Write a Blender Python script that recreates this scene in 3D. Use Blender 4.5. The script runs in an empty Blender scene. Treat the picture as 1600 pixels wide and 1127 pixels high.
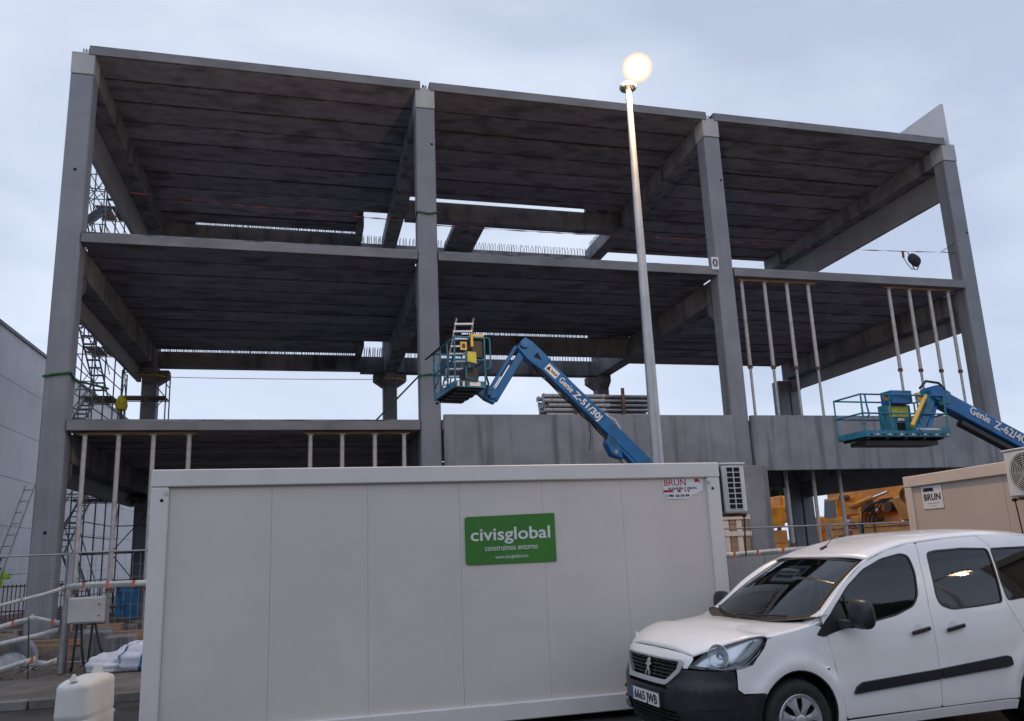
import bpy, bmesh, math, random
from mathutils import Vector, Matrix
from mathutils.geometry import delaunay_2d_cdt
random.seed(11)
SC = bpy.context.scene
COL = SC.collection
# ------------------------------------------------------------------ camera
YAW, PITCH, ROLL, FOC = 0.25585, 0.21033, -0.04133, 1.22643
def cam_axes():
    f = Vector((math.sin(YAW)*math.cos(PITCH), math.cos(YAW)*math.cos(PITCH), math.sin(PITCH)))
    r = Vector((math.cos(YAW), -math.sin(YAW), 0)); u = r.cross(f)
    return r*math.cos(ROLL)+u*math.sin(ROLL), u*math.cos(ROLL)-r*math.sin(ROLL), f
cr, cu, cf = cam_axes()
cam = bpy.data.cameras.new('camera'); cam.sensor_width = 36; cam.lens = 36*FOC/1.6
cam.shift_y = 36.5/1600; cam.clip_start = 0.1; cam.clip_end = 3000
co = bpy.data.objects.new('camera', cam); COL.objects.link(co)
m = Matrix((cr, cu, -cf)).transposed().to_4x4(); m.translation = Vector((0, 0, 1.75)); co.matrix_world = m
SC.camera = co
# ------------------------------------------------------------------ sky, weak sun, exposure
SC.view_settings.view_transform = 'Standard'; SC.view_settings.look = 'None'
SC.view_settings.exposure = 0.0; SC.view_settings.gamma = 1; SC.view_settings.use_curve_mapping = False
w = bpy.data.worlds.new('World'); SC.world = w; w.use_nodes = True
nt = w.node_tree; N = nt.nodes; Lk = nt.links; N.clear()
out = N.new('ShaderNodeOutputWorld'); bg = N.new('ShaderNodeBackground'); Lk.new(bg.outputs[0], out.inputs[0])
sky = N.new('ShaderNodeTexSky'); sky.sky_type = 'NISHITA'; sky.sun_disc = False
sky.sun_elevation = math.radians(14); sky.sun_rotation = math.radians(200)
tc = N.new('ShaderNodeTexCoord'); mp = N.new('ShaderNodeMapping'); mp.inputs['Scale'].default_value = (1, 1, 2.2)
Lk.new(tc.outputs['Generated'], mp.inputs[0])
ns = N.new('ShaderNodeTexNoise'); ns.inputs['Scale'].default_value = 2.3; ns.inputs['Detail'].default_value = 5; ns.inputs['Roughness'].default_value = .48
ns.inputs['Distortion'].default_value = .35
Lk.new(mp.outputs[0], ns.inputs['Vector'])
cr1 = N.new('ShaderNodeValToRGB'); e = cr1.color_ramp.elements
e[0].position = .34; e[0].color = (.575, .665, .86, 1); e[1].position = .64; e[1].color = (.86, .945, 1.12, 1)
Lk.new(ns.outputs['Fac'], cr1.inputs[0])
sep = N.new('ShaderNodeSeparateXYZ'); Lk.new(tc.outputs['Generated'], sep.inputs[0])
mr = N.new('ShaderNodeMapRange'); mr.inputs[1].default_value = 0; mr.inputs[2].default_value = .8; mr.inputs[3].default_value = 1.08; mr.inputs[4].default_value = .88
Lk.new(sep.outputs['Z'], mr.inputs[0])
ml = N.new('ShaderNodeMix'); ml.data_type = 'RGBA'; ml.blend_type = 'MULTIPLY'; ml.inputs[0].default_value = 1
Lk.new(cr1.outputs[0], ml.inputs[6]); Lk.new(mr.outputs[0], ml.inputs[7])
sk = N.new('ShaderNodeMix'); sk.data_type = 'RGBA'; sk.blend_type = 'MULTIPLY'; sk.inputs[0].default_value = 1; sk.inputs[7].default_value = (.07, .07, .07, 1)
Lk.new(sky.outputs[0], sk.inputs[6])
mx = N.new('ShaderNodeMix'); mx.data_type = 'RGBA'; mx.inputs[0].default_value = .9     # thick dusk cloud over the clear sky
Lk.new(sk.outputs[2], mx.inputs[6]); Lk.new(ml.outputs[2], mx.inputs[7])
Lk.new(mx.outputs[2], bg.inputs[0]); bg.inputs[1].default_value = 1.0
sd = bpy.data.lights.new('sun', 'SUN'); sd.energy = .12; sd.angle = math.radians(40); sd.color = (1, .93, .9)
so = bpy.data.objects.new('sun', sd); COL.objects.link(so); so.rotation_euler = (math.radians(50), 0, math.radians(-20))

# ------------------------------------------------------------------ helpers
def mat(name, col, rough=.6, metal=0.0, var=.15, scale=3.0, bump=0.0, bscale=30, stretch=(1, 1, 1), col2=None, spec=.5, coat=0, rnd=0.0, dirt=None, emit=None, joint=None):
    m = bpy.data.materials.new(name); m.use_nodes = True; t = m.node_tree; n = t.nodes; l = t.links
    b = n['Principled BSDF']; b.inputs['Roughness'].default_value = rough; b.inputs['Metallic'].default_value = metal
    b.inputs['Specular IOR Level'].default_value = spec
    if coat: b.inputs['Coat Weight'].default_value = coat; b.inputs['Coat Roughness'].default_value = .05
    if emit: b.inputs['Emission Color'].default_value = (*col, 1); b.inputs['Emission Strength'].default_value = emit
    tc = n.new('ShaderNodeTexCoord'); mp = n.new('ShaderNodeMapping'); mp.inputs['Scale'].default_value = stretch
    l.new(tc.outputs['Object'], mp.inputs[0])
    no = n.new('ShaderNodeTexNoise'); no.inputs['Scale'].default_value = scale; no.inputs['Detail'].default_value = 6; no.inputs['Roughness'].default_value = .6
    l.new(mp.outputs[0], no.inputs['Vector'])
    r = n.new('ShaderNodeValToRGB'); a = r.color_ramp.elements
    c2 = col2 or tuple(c*(1-2*var) for c in col); c1 = col if col2 else tuple(min(1, c*(1+var)) for c in col)
    a[0].position = .36; a[0].color = (*c2, 1); a[1].position = .64; a[1].color = (*c1, 1)
    l.new(no.outputs['Fac'], r.inputs[0]); last = r.outputs[0]
    if dirt:   # (colour, scale, stretch, threshold)
        dc, ds, dst, th = dirt
        mp2 = n.new('ShaderNodeMapping'); mp2.inputs['Scale'].default_value = dst; l.new(tc.outputs['Object'], mp2.inputs[0])
        n2 = n.new('ShaderNodeTexNoise'); n2.inputs['Scale'].default_value = ds; n2.inputs['Detail'].default_value = 4
        l.new(mp2.outputs[0], n2.inputs['Vector'])
        r2 = n.new('ShaderNodeMapRange'); r2.inputs[1].default_value = th-.04; r2.inputs[2].default_value = th+.12
        l.new(n2.outputs['Fac'], r2.inputs[0])
        q = n.new('ShaderNodeMix'); q.data_type = 'RGBA'; l.new(r2.outputs[0], q.inputs[0]); l.new(last, q.inputs[6]); q.inputs[7].default_value = (*dc, 1)
        last = q.outputs[2]
    if joint:   # mortar and water stains plus painted joint shadow between the slab strips (y0, pitch, colour)
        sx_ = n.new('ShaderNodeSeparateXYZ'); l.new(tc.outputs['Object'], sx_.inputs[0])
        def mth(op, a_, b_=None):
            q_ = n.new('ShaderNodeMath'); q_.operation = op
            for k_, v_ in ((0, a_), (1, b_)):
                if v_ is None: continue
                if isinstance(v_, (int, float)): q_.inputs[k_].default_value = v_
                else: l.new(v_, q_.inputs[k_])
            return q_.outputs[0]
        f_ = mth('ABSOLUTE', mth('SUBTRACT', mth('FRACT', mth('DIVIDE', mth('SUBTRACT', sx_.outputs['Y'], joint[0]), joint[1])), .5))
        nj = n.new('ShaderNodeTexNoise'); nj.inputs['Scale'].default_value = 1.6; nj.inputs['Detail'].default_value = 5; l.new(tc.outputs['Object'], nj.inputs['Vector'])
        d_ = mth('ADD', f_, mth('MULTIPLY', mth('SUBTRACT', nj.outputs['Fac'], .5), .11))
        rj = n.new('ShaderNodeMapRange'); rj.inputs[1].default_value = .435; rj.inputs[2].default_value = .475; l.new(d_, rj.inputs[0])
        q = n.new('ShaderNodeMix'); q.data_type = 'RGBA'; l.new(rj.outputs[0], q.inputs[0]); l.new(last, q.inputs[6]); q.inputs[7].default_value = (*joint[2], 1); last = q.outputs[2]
    if rnd:
        oi = n.new('ShaderNodeObjectInfo'); rr = n.new('ShaderNodeMapRange'); rr.inputs[3].default_value = 1-rnd; rr.inputs[4].default_value = 1+rnd
        l.new(oi.outputs['Random'], rr.inputs[0]); q = n.new('ShaderNodeMix'); q.data_type = 'RGBA'; q.blend_type = 'MULTIPLY'; q.inputs[0].default_value = 1
        l.new(last, q.inputs[6]); l.new(rr.outputs[0], q.inputs[7]); last = q.outputs[2]
    l.new(last, b.inputs['Base Color'])
    if bump:
        nb = n.new('ShaderNodeTexNoise'); nb.inputs['Scale'].default_value = bscale; nb.inputs['Detail'].default_value = 4; l.new(mp.outputs[0], nb.inputs['Vector'])
        bp = n.new('ShaderNodeBump'); bp.inputs['Strength'].default_value = bump; bp.inputs['Distance'].default_value = .02
        l.new(nb.outputs['Fac'], bp.inputs['Height']); l.new(bp.outputs[0], b.inputs['Normal'])
    return m
M = {}
M['conc'] = mat('concrete', (.235, .245, .27), .75, var=.14, scale=1.3, bump=.25, dirt=((.10, .105, .12), .9, (2.2, 2.2, .16), .56))
M['conc_col'] = mat('column_concrete', (.225, .243, .285), .72, var=.06, scale=1.1, bump=.2, rnd=.06, dirt=((.13, .132, .15), .8, (2.6, 2.6, .10), .60))
M['cap'] = mat('pale_concrete', (.42, .43, .45), .75, var=.06, scale=2)
M['girder'] = mat('girder_concrete', (.215, .22, .25), .8, var=.16, scale=1.2, bump=.2, dirt=((.07, .07, .08), 1.0, (1.6, 1.6, .25), .55))
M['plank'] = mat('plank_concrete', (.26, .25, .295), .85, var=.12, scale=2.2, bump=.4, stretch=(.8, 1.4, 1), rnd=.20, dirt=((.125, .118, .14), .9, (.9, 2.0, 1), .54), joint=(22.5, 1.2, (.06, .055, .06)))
M['fascia'] = mat('slab_edge_concrete', (.20, .205, .225), .75, var=.12, scale=1.5, stretch=(.5, 1, 1), rnd=.05)
M['panel'] = mat('facade_panel', (.235, .25, .285), .7, var=.10, scale=1.0, bump=.12, rnd=.04, dirt=((.12, .128, .155), 1.1, (2.6, 2.6, .16), .55))
M['sidepanel'] = mat('side_panel_concrete', (.27, .28, .305), .7, var=.08, scale=.8)
M['white_wall'] = mat('pale_wall_panel', (.60, .60, .63), .7, var=.05, scale=.5, rnd=.03)
M['steel'] = mat('galvanised_steel', (.34, .35, .38), .42, metal=.6, var=.12, scale=6)
M['dsteel'] = mat('dull_scaffold_steel', (.13, .14, .17), .5, metal=.5, var=.2, scale=5)
M['rust'] = mat('rusty_steel', (.16, .085, .055), .8, var=.3, scale=9)
M['rebar'] = mat('rebar_steel', (.06, .055, .06), .7, metal=.4, var=.2, scale=9)
M['prop'] = mat('prop_paint', (.44, .435, .445), .5, metal=.1, var=.10, scale=5, rnd=.08, dirt=((.28, .25, .24), 5, (1, 1, .5), .62))
M['timber'] = mat('timber', (.30, .20, .13), .8, var=.2, scale=6, stretch=(.3, 3, 3))
M['cont'] = mat('container_panel_paint', (.655, .605, .58), .42, var=.025, bump=.05, bscale=3, scale=.9, spec=.4, dirt=((.63, .58, .555), 1.1, (1.4, 1.4, .3), .58))
M['contf'] = mat('container_frame_paint', (.71, .68, .675), .38, var=.03, scale=1.5, spec=.45, dirt=((.63, .59, .58), 2, (1, 1, .5), .64))
M['cont2'] = mat('beige_container_paint', (.52, .44, .39), .5, var=.03, scale=.8)
M['cont2f'] = mat('beige_container_frame', (.62, .54, .48), .45, var=.03, scale=1.2)
M['black'] = mat('black_plastic', (.018, .018, .021), .45, var=.15, scale=9)
M['dark'] = mat('dark_void', (.008, .008, .009), .9, var=.1, scale=5)
M['bumper'] = mat('textured_black_bumper', (.022, .023, .03), .36, var=.12, scale=20, bump=.08, bscale=300, spec=.5)
M['rubber'] = mat('tyre_rubber', (.022, .022, .024), .75, var=.2, scale=12, bump=.2, bscale=60)
M['white'] = mat('white_plastic', (.66, .67, .69), .35, var=.04, scale=3)
M['oldwhite'] = mat('weathered_white_plastic', (.62, .62, .60), .55, var=.08, scale=2.5, bump=.15, bscale=12, dirt=((.36, .31, .25), 3, (1, 1, .4), .60))
M['carwhite'] = mat('white_car_paint', (.87, .87, .89), .28, var=.015, scale=1, spec=.5, coat=.8, dirt=((.70, .68, .66), 1.4, (1, 1, 1), .66))
M['chrome'] = mat('chrome', (.75, .76, .8), .12, metal=1, var=.03)
M['refl'] = mat('headlight_reflector', (.86, .88, .92), .22, metal=.55, var=.03)
M['satin'] = mat('satin_silver', (.6, .61, .65), .32, metal=.7, var=.04)
M['hub'] = mat('wheel_cover_silver', (.50, .51, .55), .35, metal=.5, var=.06, scale=6)
M['blue'] = mat('blue_lift_paint', (.006, .125, .37), .35, var=.12, scale=3, spec=.5, dirt=((.02, .07, .14), 4, (1, 1, 1), .62))
M['teal'] = mat('teal_lift_paint', (.015, .17, .30), .4, var=.18, scale=5, dirt=((.03, .07, .10), 6, (1, 1, 1), .58))
M['yellow'] = mat('yellow_plastic', (.62, .42, .08), .5, var=.08)
M['signyel'] = mat('warning_yellow', (.50, .50, .05), .5, var=.12, scale=8)
M['orange'] = mat('orange_crane_paint', (.88, .34, .03), .42, var=.16, scale=1.2, dirt=((.60, .20, .02), 1.3, (1, 1, .6), .57))
M['green'] = mat('green_banner_print', (.045, .20, .028), .45, var=.06, scale=2)
M['gstrap'] = mat('green_strap', (.02, .12, .05), .7, var=.2, scale=20)
M['paper'] = mat('white_print', (.72, .72, .76), .5, var=.02)
M['ink'] = mat('black_ink', (.015, .015, .02), .6, var=.05)
M['boxgrey'] = mat('grey_cabinet_plastic', (.42, .42, .43), .5, var=.06, scale=3)
M['tape'] = mat('barrier_tape_plastic', (.52, .52, .53), .5, var=.06, scale=12)
M['red'] = mat('red_ink', (.42, .02, .03), .5, var=.1)
M['redstrap'] = mat('red_strap', (.26, .03, .04), .7, var=.4, scale=.9, col2=(.07, .03, .045))
M['orange_ink'] = mat('orange_ink', (.60, .12, .04), .5, var=.1)
M['greyink'] = mat('grey_green_ink', (.22, .30, .28), .6, var=.1)
M['plateblue'] = mat('plate_blue', (.02, .10, .35), .4, var=.05)
M['leaf'] = mat('foliage', (.035, .06, .025), .8, var=.35, scale=1.5, rnd=.15)
M['bark'] = mat('bark', (.07, .05, .04), .9, var=.3, scale=8)
M['asphalt'] = mat('wet_asphalt', (.045, .042, .042), .38, var=.3, scale=1.6, bump=.5, bscale=140, spec=.5, dirt=((.075, .06, .05), .6, (1, 1, 1), .55))
M['pave'] = mat('pavement_concrete', (.15, .135, .125), .6, var=.2, scale=1.5, bump=.3, bscale=50, dirt=((.085, .075, .065), .9, (1, 1, 1), .52))
M['kerb'] = mat('kerb_stone', (.17, .165, .16), .7, var=.15, scale=4, bump=.3, rnd=.1)
M['mud'] = mat('mud_and_gravel', (.15, .12, .10), .75, var=.35, scale=1.3, bump=.8, bscale=22, col2=(.065, .052, .045))
M['stone'] = mat('rubble_stone', (.22, .20, .19), .85, var=.3, scale=4, rnd=.4)
M['sack'] = mat('white_sack', (.60, .64, .74), .7, var=.1, scale=5, bump=.3, bscale=25)
M['bluecloth'] = mat('blue_plastic_sheet', (.03, .20, .46), .45, var=.3, scale=2.5, bump=.4, bscale=6)
M['hivis'] = mat('hi_vis_cloth', (.38, .75, .04), .7, var=.1)
M['skin'] = mat('skin', (.42, .24, .17), .6, var=.05)
M['trousers'] = mat('dark_trousers', (.03, .035, .05), .9, var=.2)
M['helmet'] = mat('teal_helmet', (.02, .12, .14), .4, var=.05)
M['ybag'] = mat('yellow_bag', (.60, .52, .03), .6, var=.15, scale=10, bump=.3, bscale=20)
M['bag'] = mat('dark_rucksack', (.03, .03, .045), .8, var=.2, scale=12)
M['pole'] = mat('lamp_post_steel', (.40, .42, .45), .38, metal=.55, var=.06, scale=3)
M['brick'] = mat('terracotta', (.22, .09, .06), .85, var=.2, scale=6)
def glass_mat(name, tint, rough=.02):
    m = bpy.data.materials.new(name); m.use_nodes = True; t = m.node_tree; n = t.nodes; l = t.links; n.clear()
    o = n.new('ShaderNodeOutputMaterial'); tr = n.new('ShaderNodeBsdfTransparent'); tr.inputs[0].default_value = (*tint, 1)
    g = n.new('ShaderNodeBsdfGlossy'); g.inputs['Roughness'].default_value = rough; g.inputs[0].default_value = (.9, .95, 1, 1)
    f = n.new('ShaderNodeFresnel'); f.inputs[0].default_value = 1.62
    nz = n.new('ShaderNodeTexNoise'); nz.inputs['Scale'].default_value = 90; bp = n.new('ShaderNodeBump'); bp.inputs['Strength'].default_value = .012; bp.inputs['Distance'].default_value = .003
    tcn = n.new('ShaderNodeTexCoord'); l.new(tcn.outputs['Object'], nz.inputs['Vector']); l.new(nz.outputs['Fac'], bp.inputs['Height']); l.new(bp.outputs[0], g.inputs['Normal'])
    x = n.new('ShaderNodeMixShader'); l.new(f.outputs[0], x.inputs[0]); l.new(tr.outputs[0], x.inputs[1]); l.new(g.outputs[0], x.inputs[2]); l.new(x.outputs[0], o.inputs[0])
    return m
M['glass'] = glass_mat('windscreen_glass', (.34, .42, .40))
M['tint'] = glass_mat('tinted_glass', (.05, .06, .06))
M['lens'] = glass_mat('clear_lens', (.85, .88, .92))
def emis(name, col, s):
    m = bpy.data.materials.new(name); m.use_nodes = True; t = m.node_tree; t.nodes.clear()
    o = t.nodes.new('ShaderNodeOutputMaterial'); e = t.nodes.new('ShaderNodeEmission'); e.inputs[0].default_value = (*col, 1); e.inputs[1].default_value = s
    t.links.new(e.outputs[0], o.inputs[0]); return m
def bowl_mat():      # lamp bowl: white hot middle, weaker warm rim painted in as soft glare
    m = bpy.data.materials.new('lit_lamp_bowl'); m.use_nodes = True; t = m.node_tree; n = t.nodes; l = t.links; n.clear()
    o = n.new('ShaderNodeOutputMaterial'); e = n.new('ShaderNodeEmission'); lw = n.new('ShaderNodeLayerWeight'); lw.inputs[0].default_value = .5
    c = n.new('ShaderNodeValToRGB'); E_ = c.color_ramp.elements
    for i_, (ps, cl) in enumerate(((0, (1, .92, .68)), (.20, (.40, .36, .27)), (.42, (.26, .215, .155)), (.72, (.195, .17, .15)))):
        q = E_[i_] if i_ < 2 else E_.new(ps); q.position = ps; q.color = (*cl, 1)
    l.new(lw.outputs['Facing'], c.inputs[0]); l.new(c.outputs[0], e.inputs[0]); e.inputs[1].default_value = 4.6; l.new(e.outputs[0], o.inputs[0]); return m
M['lamp'] = bowl_mat()

class MB:
    def __init__(s): s.v = []; s.f = []
    def add(s, vs, fs):
        k = len(s.v); s.v += [tuple(v) for v in vs]; s.f += [tuple(i+k for i in f) for f in fs]; return s
    def box(s, x0, x1, y0, y1, z0, z1):
        return s.add([(x0,y0,z0),(x1,y0,z0),(x1,y1,z0),(x0,y1,z0),(x0,y0,z1),(x1,y0,z1),(x1,y1,z1),(x0,y1,z1)],
                     [(0,3,2,1),(4,5,6,7),(0,1,5,4),(1,2,6,5),(2,3,7,6),(3,0,4,7)])
    def prism(s, pts, d):    # pts: 3-D polygon, d: extrusion vector
        n = len(pts); d = Vector(d); a = [Vector(p) for p in pts]
        return s.add(a+[p+d for p in a], [tuple(range(n-1, -1, -1)), tuple(range(n, 2*n))]+[(i, (i+1) % n, (i+1) % n+n, i+n) for i in range(n)])
    def beam(s, p0, p1, wd, h, up=(0, 0, 1), taper=1.0):
        p0 = Vector(p0); p1 = Vector(p1); d = (p1-p0).normalized(); up = Vector(up)
        r = d.cross(up)
        if r.length < 1e-4: r = d.cross(Vector((0, 1, 0)))
        r.normalize(); u = r.cross(d)
        vs = []
        for p, k in ((p0, 1), (p1, taper)):
            vs += [p+r*wd/2*k-u*h/2*k, p-r*wd/2*k-u*h/2*k, p-r*wd/2*k+u*h/2*k, p+r*wd/2*k+u*h/2*k]
        return s.add(vs, [(0,1,2,3),(7,6,5,4),(0,4,5,1),(1,5,6,2),(2,6,7,3),(3,7,4,0)])
    def cyl(s, p0, p1, r, r1=None, seg=10, caps=True):
        r1 = r if r1 is None else r1; p0 = Vector(p0); p1 = Vector(p1); d = (p1-p0).normalized()
        a = d.cross(Vector((0, 0, 1)))
        if a.length < 1e-3: a = Vector((1, 0, 0))
        a.normalize(); b = d.cross(a); k = len(s.v)
        for p, q in ((p0, r), (p1, r1)):
            for i in range(seg):
                t = 2*math.pi*i/seg; s.v.append(tuple(p+(a*math.cos(t)+b*math.sin(t))*q))
        s.f += [(k+i, k+(i+1) % seg, k+seg+(i+1) % seg, k+seg+i) for i in range(seg)]
        if caps: s.f += [tuple(k+i for i in range(seg-1, -1, -1)), tuple(k+seg+i for i in range(seg))]
        return s
    def tube(s, pts, r, seg=6):
        pts = [Vector(p) for p in pts]; k = len(s.v); n = len(pts); a = None
        for i, p in enumerate(pts):
            d = (pts[min(i+1, n-1)]-pts[max(i-1, 0)]).normalized()
            if a is None:
                a = d.cross(Vector((0, 0, 1)))
                if a.length < 1e-2: a = d.cross(Vector((0, 1, 0)))
            a = (a-d*a.dot(d)).normalized(); b = d.cross(a)
            for j in range(seg):
                t = 2*math.pi*j/seg; s.v.append(tuple(p+(a*math.cos(t)+b*math.sin(t))*r))
        for i in range(n-1):
            for j in range(seg):
                s.f.append((k+i*seg+j, k+i*seg+(j+1) % seg, k+(i+1)*seg+(j+1) % seg, k+(i+1)*seg+j))
        s.f += [tuple(k+j for j in range(seg-1, -1, -1)), tuple(k+(n-1)*seg+j for j in range(seg))]
        return s
    def lathe(s, prof, c, axis=(0, 0, 1), seg=24, closed=False):   # prof: (radius, height along axis)
        ax = Vector(axis).normalized(); a = ax.cross(Vector((.3, .2, 1)))
        if a.length < 1e-2: a = ax.cross(Vector((1, 0, 0)))
        a.normalize(); b = ax.cross(a); c = Vector(c); k = len(s.v); n = len(prof)
        for (r, h) in prof:
            for j in range(seg):
                t = 2*math.pi*j/seg; s.v.append(tuple(c+ax*h+(a*math.cos(t)+b*math.sin(t))*r))
        for i in range(n if closed else n-1):
            for j in range(seg):
                i2 = (i+1) % n
                s.f.append((k+i*seg+j, k+i*seg+(j+1) % seg, k+i2*seg+(j+1) % seg, k+i2*seg+j))
        return s
    def grid(s, fn, nu, nv):
        k = len(s.v)
        for i in range(nu+1):
            for j in range(nv+1): s.v.append(tuple(fn(i/nu, j/nv)))
        s.f += [(k+i*(nv+1)+j, k+(i+1)*(nv+1)+j, k+(i+1)*(nv+1)+j+1, k+i*(nv+1)+j+1) for i in range(nu) for j in range(nv)]
        return s
    def build(s, name, m, parent=None, smooth=False, bevel=0, solid=0, kind=None, label=None, angle=35):
        me = bpy.data.meshes.new(name); me.from_pydata(s.v, [], s.f); me.update()
        bm = bmesh.new(); bm.from_mesh(me); bmesh.ops.recalc_face_normals(bm, faces=bm.faces)
        if bevel: bmesh.ops.bevel(bm, geom=[e for e in bm.edges if len(e.link_faces) == 2 and e.calc_face_angle(0) > .6], offset=bevel, segments=1, affect='EDGES', profile=.5)
        bm.to_mesh(me); bm.free()
        if smooth:
            for p in me.polygons: p.use_smooth = True
            if angle: me.set_sharp_from_angle(angle=math.radians(angle))
        me.materials.append(M[m] if isinstance(m, str) else m)
        o = bpy.data.objects.new(name, me); COL.objects.link(o)
        if solid:
            md = o.modifiers.new('thickness', 'SOLIDIFY'); md.thickness = solid; md.offset = -1
        if parent: o.parent = parent; o.matrix_parent_inverse = parent.matrix_basis.inverted()
        if kind: o['kind'] = kind
        if label: o['label'] = label
        return o
def tag(o, label=None, cat=None, group=None, kind=None):
    if label: o['label'] = label
    if cat: o['category'] = cat
    if group: o['group'] = group
    if kind: o['kind'] = kind
    return o
def thing(name, label, cat, loc=(0, 0, 0), rz=0, group=None):
    o = bpy.data.objects.new(name, None); COL.objects.link(o); o.empty_display_size = .2
    o.matrix_basis = Matrix.Translation(Vector(loc)) @ Matrix.Rotation(rz, 4, 'Z'); tag(o, label, cat, group); return o
def local(parent, o):   # the mesh was written in the thing's own coordinates
    o.parent = parent; o.matrix_parent_inverse = Matrix.Identity(4); return o
KIDS = {}
def copy_tree(o, parent=None):
    c = o.copy(); COL.objects.link(c)
    if parent: c.parent = parent
    for ch in [x for x in bpy.data.objects if x.parent == o]: copy_tree(ch, c)
    return c
def dup(o, loc, label=None, rz=0, group=None):
    c = copy_tree(o); c.matrix_basis = Matrix.Translation(Vector(loc)) @ Matrix.Rotation(rz, 4, 'Z')
    if label: c['label'] = label
    if group: c['group'] = group
    return c
def text(body, p, xd, yd, size, m, parent=None, width=None, name='lettering', bold=0, extr=.0015, align='CENTER', world=True):
    cu_ = bpy.data.curves.new(name, 'FONT'); cu_.body = body; cu_.size = size; cu_.align_x = align; cu_.align_y = 'CENTER'
    cu_.extrude = extr; cu_.resolution_u = 3
    cu_.materials.append(M[m]); o = bpy.data.objects.new(name, cu_); COL.objects.link(o)
    bpy.context.view_layer.update(); wd = max(o.dimensions.x, 1e-3); sx = 1 if width is None else width/wd
    me = bpy.data.meshes.new_from_object(o); bpy.data.objects.remove(o); me.name = name
    xd = Vector(xd).normalized(); yd = Vector(yd).normalized(); zd = xd.cross(yd)
    mt = Matrix((xd*sx, yd, zd)).transposed().to_4x4(); mt.translation = Vector(p)
    if bold:          # heavier strokes: the same letters laid side by side
        bm = bmesh.new(); tmp = bmesh.new()
        for i_, (dx_, dy_) in enumerate(((0, 0), (1, 0), (-1, 0), (0, .8), (0, -.8), (.7, .6), (-.7, -.6))):
            c_ = me.copy(); c_.transform(Matrix.Translation((dx_*bold/sx, dy_*bold, .00012*i_))); bm.from_mesh(c_); bpy.data.meshes.remove(c_)
        bm.to_mesh(me); bm.free(); tmp.free()
    me.transform(mt); o = bpy.data.objects.new(name, me); COL.objects.link(o)
    if parent:
        o.parent = parent
        o.matrix_parent_inverse = parent.matrix_basis.inverted() if world else Matrix.Identity(4)
    return o
def sag(p0, p1, drop, n=14):
    p0 = Vector(p0); p1 = Vector(p1)
    return [p0.lerp(p1, i/n)-Vector((0, 0, drop*4*(i/n)*(1-i/n))) for i in range(n+1)]
def ribbon(pts, wd, m, name, up=(0, 0, 1), parent=None, twist=0.0):
    b = MB(); pts = [Vector(p) for p in pts]; up = Vector(up); n = len(pts)
    vs = []
    for i, p in enumerate(pts):
        a = twist*math.sin(i*1.7); d = (pts[min(i+1, n-1)]-pts[max(i-1, 0)]).normalized(); side = d.cross(up).normalized()
        q = up*math.cos(a)+side*math.sin(a); vs += [p-q*wd/2, p+q*wd/2]
    b.add(vs, [(2*i, 2*i+2, 2*i+3, 2*i+1) for i in range(n-1)])
    return b.build(name, m, parent, smooth=True, solid=.002)
# ================================================================== GROUND
def lump(x, y): return .10*math.sin(x*1.3+y*.7)+.07*math.sin(x*2.9-y*2.1)+.05*math.sin(x*5.1+y*4.3)
b = MB(); b.add([(-900, -900, 0), (900, -900, 0), (900, 1500, 0), (-900, 1500, 0)], [(0, 1, 2, 3)])
tag(b.build('ground', 'mud'), kind='structure')
b = MB(); b.add([(-60, -40, .006), (60, -40, .006), (60, 12.0, .006), (-60, 12.0, .006)], [(0, 1, 2, 3)])
tag(b.build('road', 'asphalt'), kind='structure')
b = MB(); b.box(-60, 60, 12.14, 14.35, .0, .11)
tag(b.build('pavement', 'pave'), kind='structure')
kerb = thing('kerb', 'grey kerb stones between the wet road and the pavement', 'kerb', (0, 12.07, 0)); kerb['kind'] = 'structure'
b = MB().box(-.49, .49, -.07, .07, 0, .125); k0 = b.build('kerb_stone', 'kerb', None, bevel=.012); k0.parent = kerb
for i in range(-8, 13):
    k = k0 if i == -8 else k0.copy()
    if i > -8: COL.objects.link(k)
    k.parent = kerb; k.location = (i*1.0, 0, 0)
def mudz(x, y):
    e = min(1, max(0, (y-14.4)/.9)); h = (.07+lump(x, y)*.75+.10*math.exp(-((x+4.6)**2+(y-15.2)**2)/1.2))*e
    far = min(1, max(0, (y-21)/4)); h = h*(1-far)+.03*far
    return .02+max(-.01, h)
b = MB().grid(lambda u, v: (-14+u*34, 14.36+v*26, mudz(-14+u*34, 14.36+v*26)+random.uniform(-.012, .012)), 170, 130)
tag(b.build('muddy_ground', 'mud', smooth=True, angle=0), kind='structure')
b = MB()
for i in range(900):
    x = random.uniform(-9, 1); y = 14.5+random.random()**1.6*8; r = random.uniform(.02, .07)*(1.6 if random.random() < .06 else 1); z = mudz(x, y)
    vs = [(x+r*random.uniform(.7, 1.2)*c[0], y+r*random.uniform(.7, 1.2)*c[1], z+r*.7*random.uniform(.6, 1.1)*c[2]) for c in ((1,0,0),(-1,0,0),(0,1,0),(0,-1,0),(0,0,1),(0,0,-1))]
    b.add(vs, [(0,2,4),(2,1,4),(1,3,4),(3,0,4),(2,0,5),(1,2,5),(3,1,5),(0,3,5)])
tag(b.build('rubble', 'stone'), 'loose grey rubble and stones lying on the mud behind the site fence', 'rubble', kind='stuff')

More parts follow.
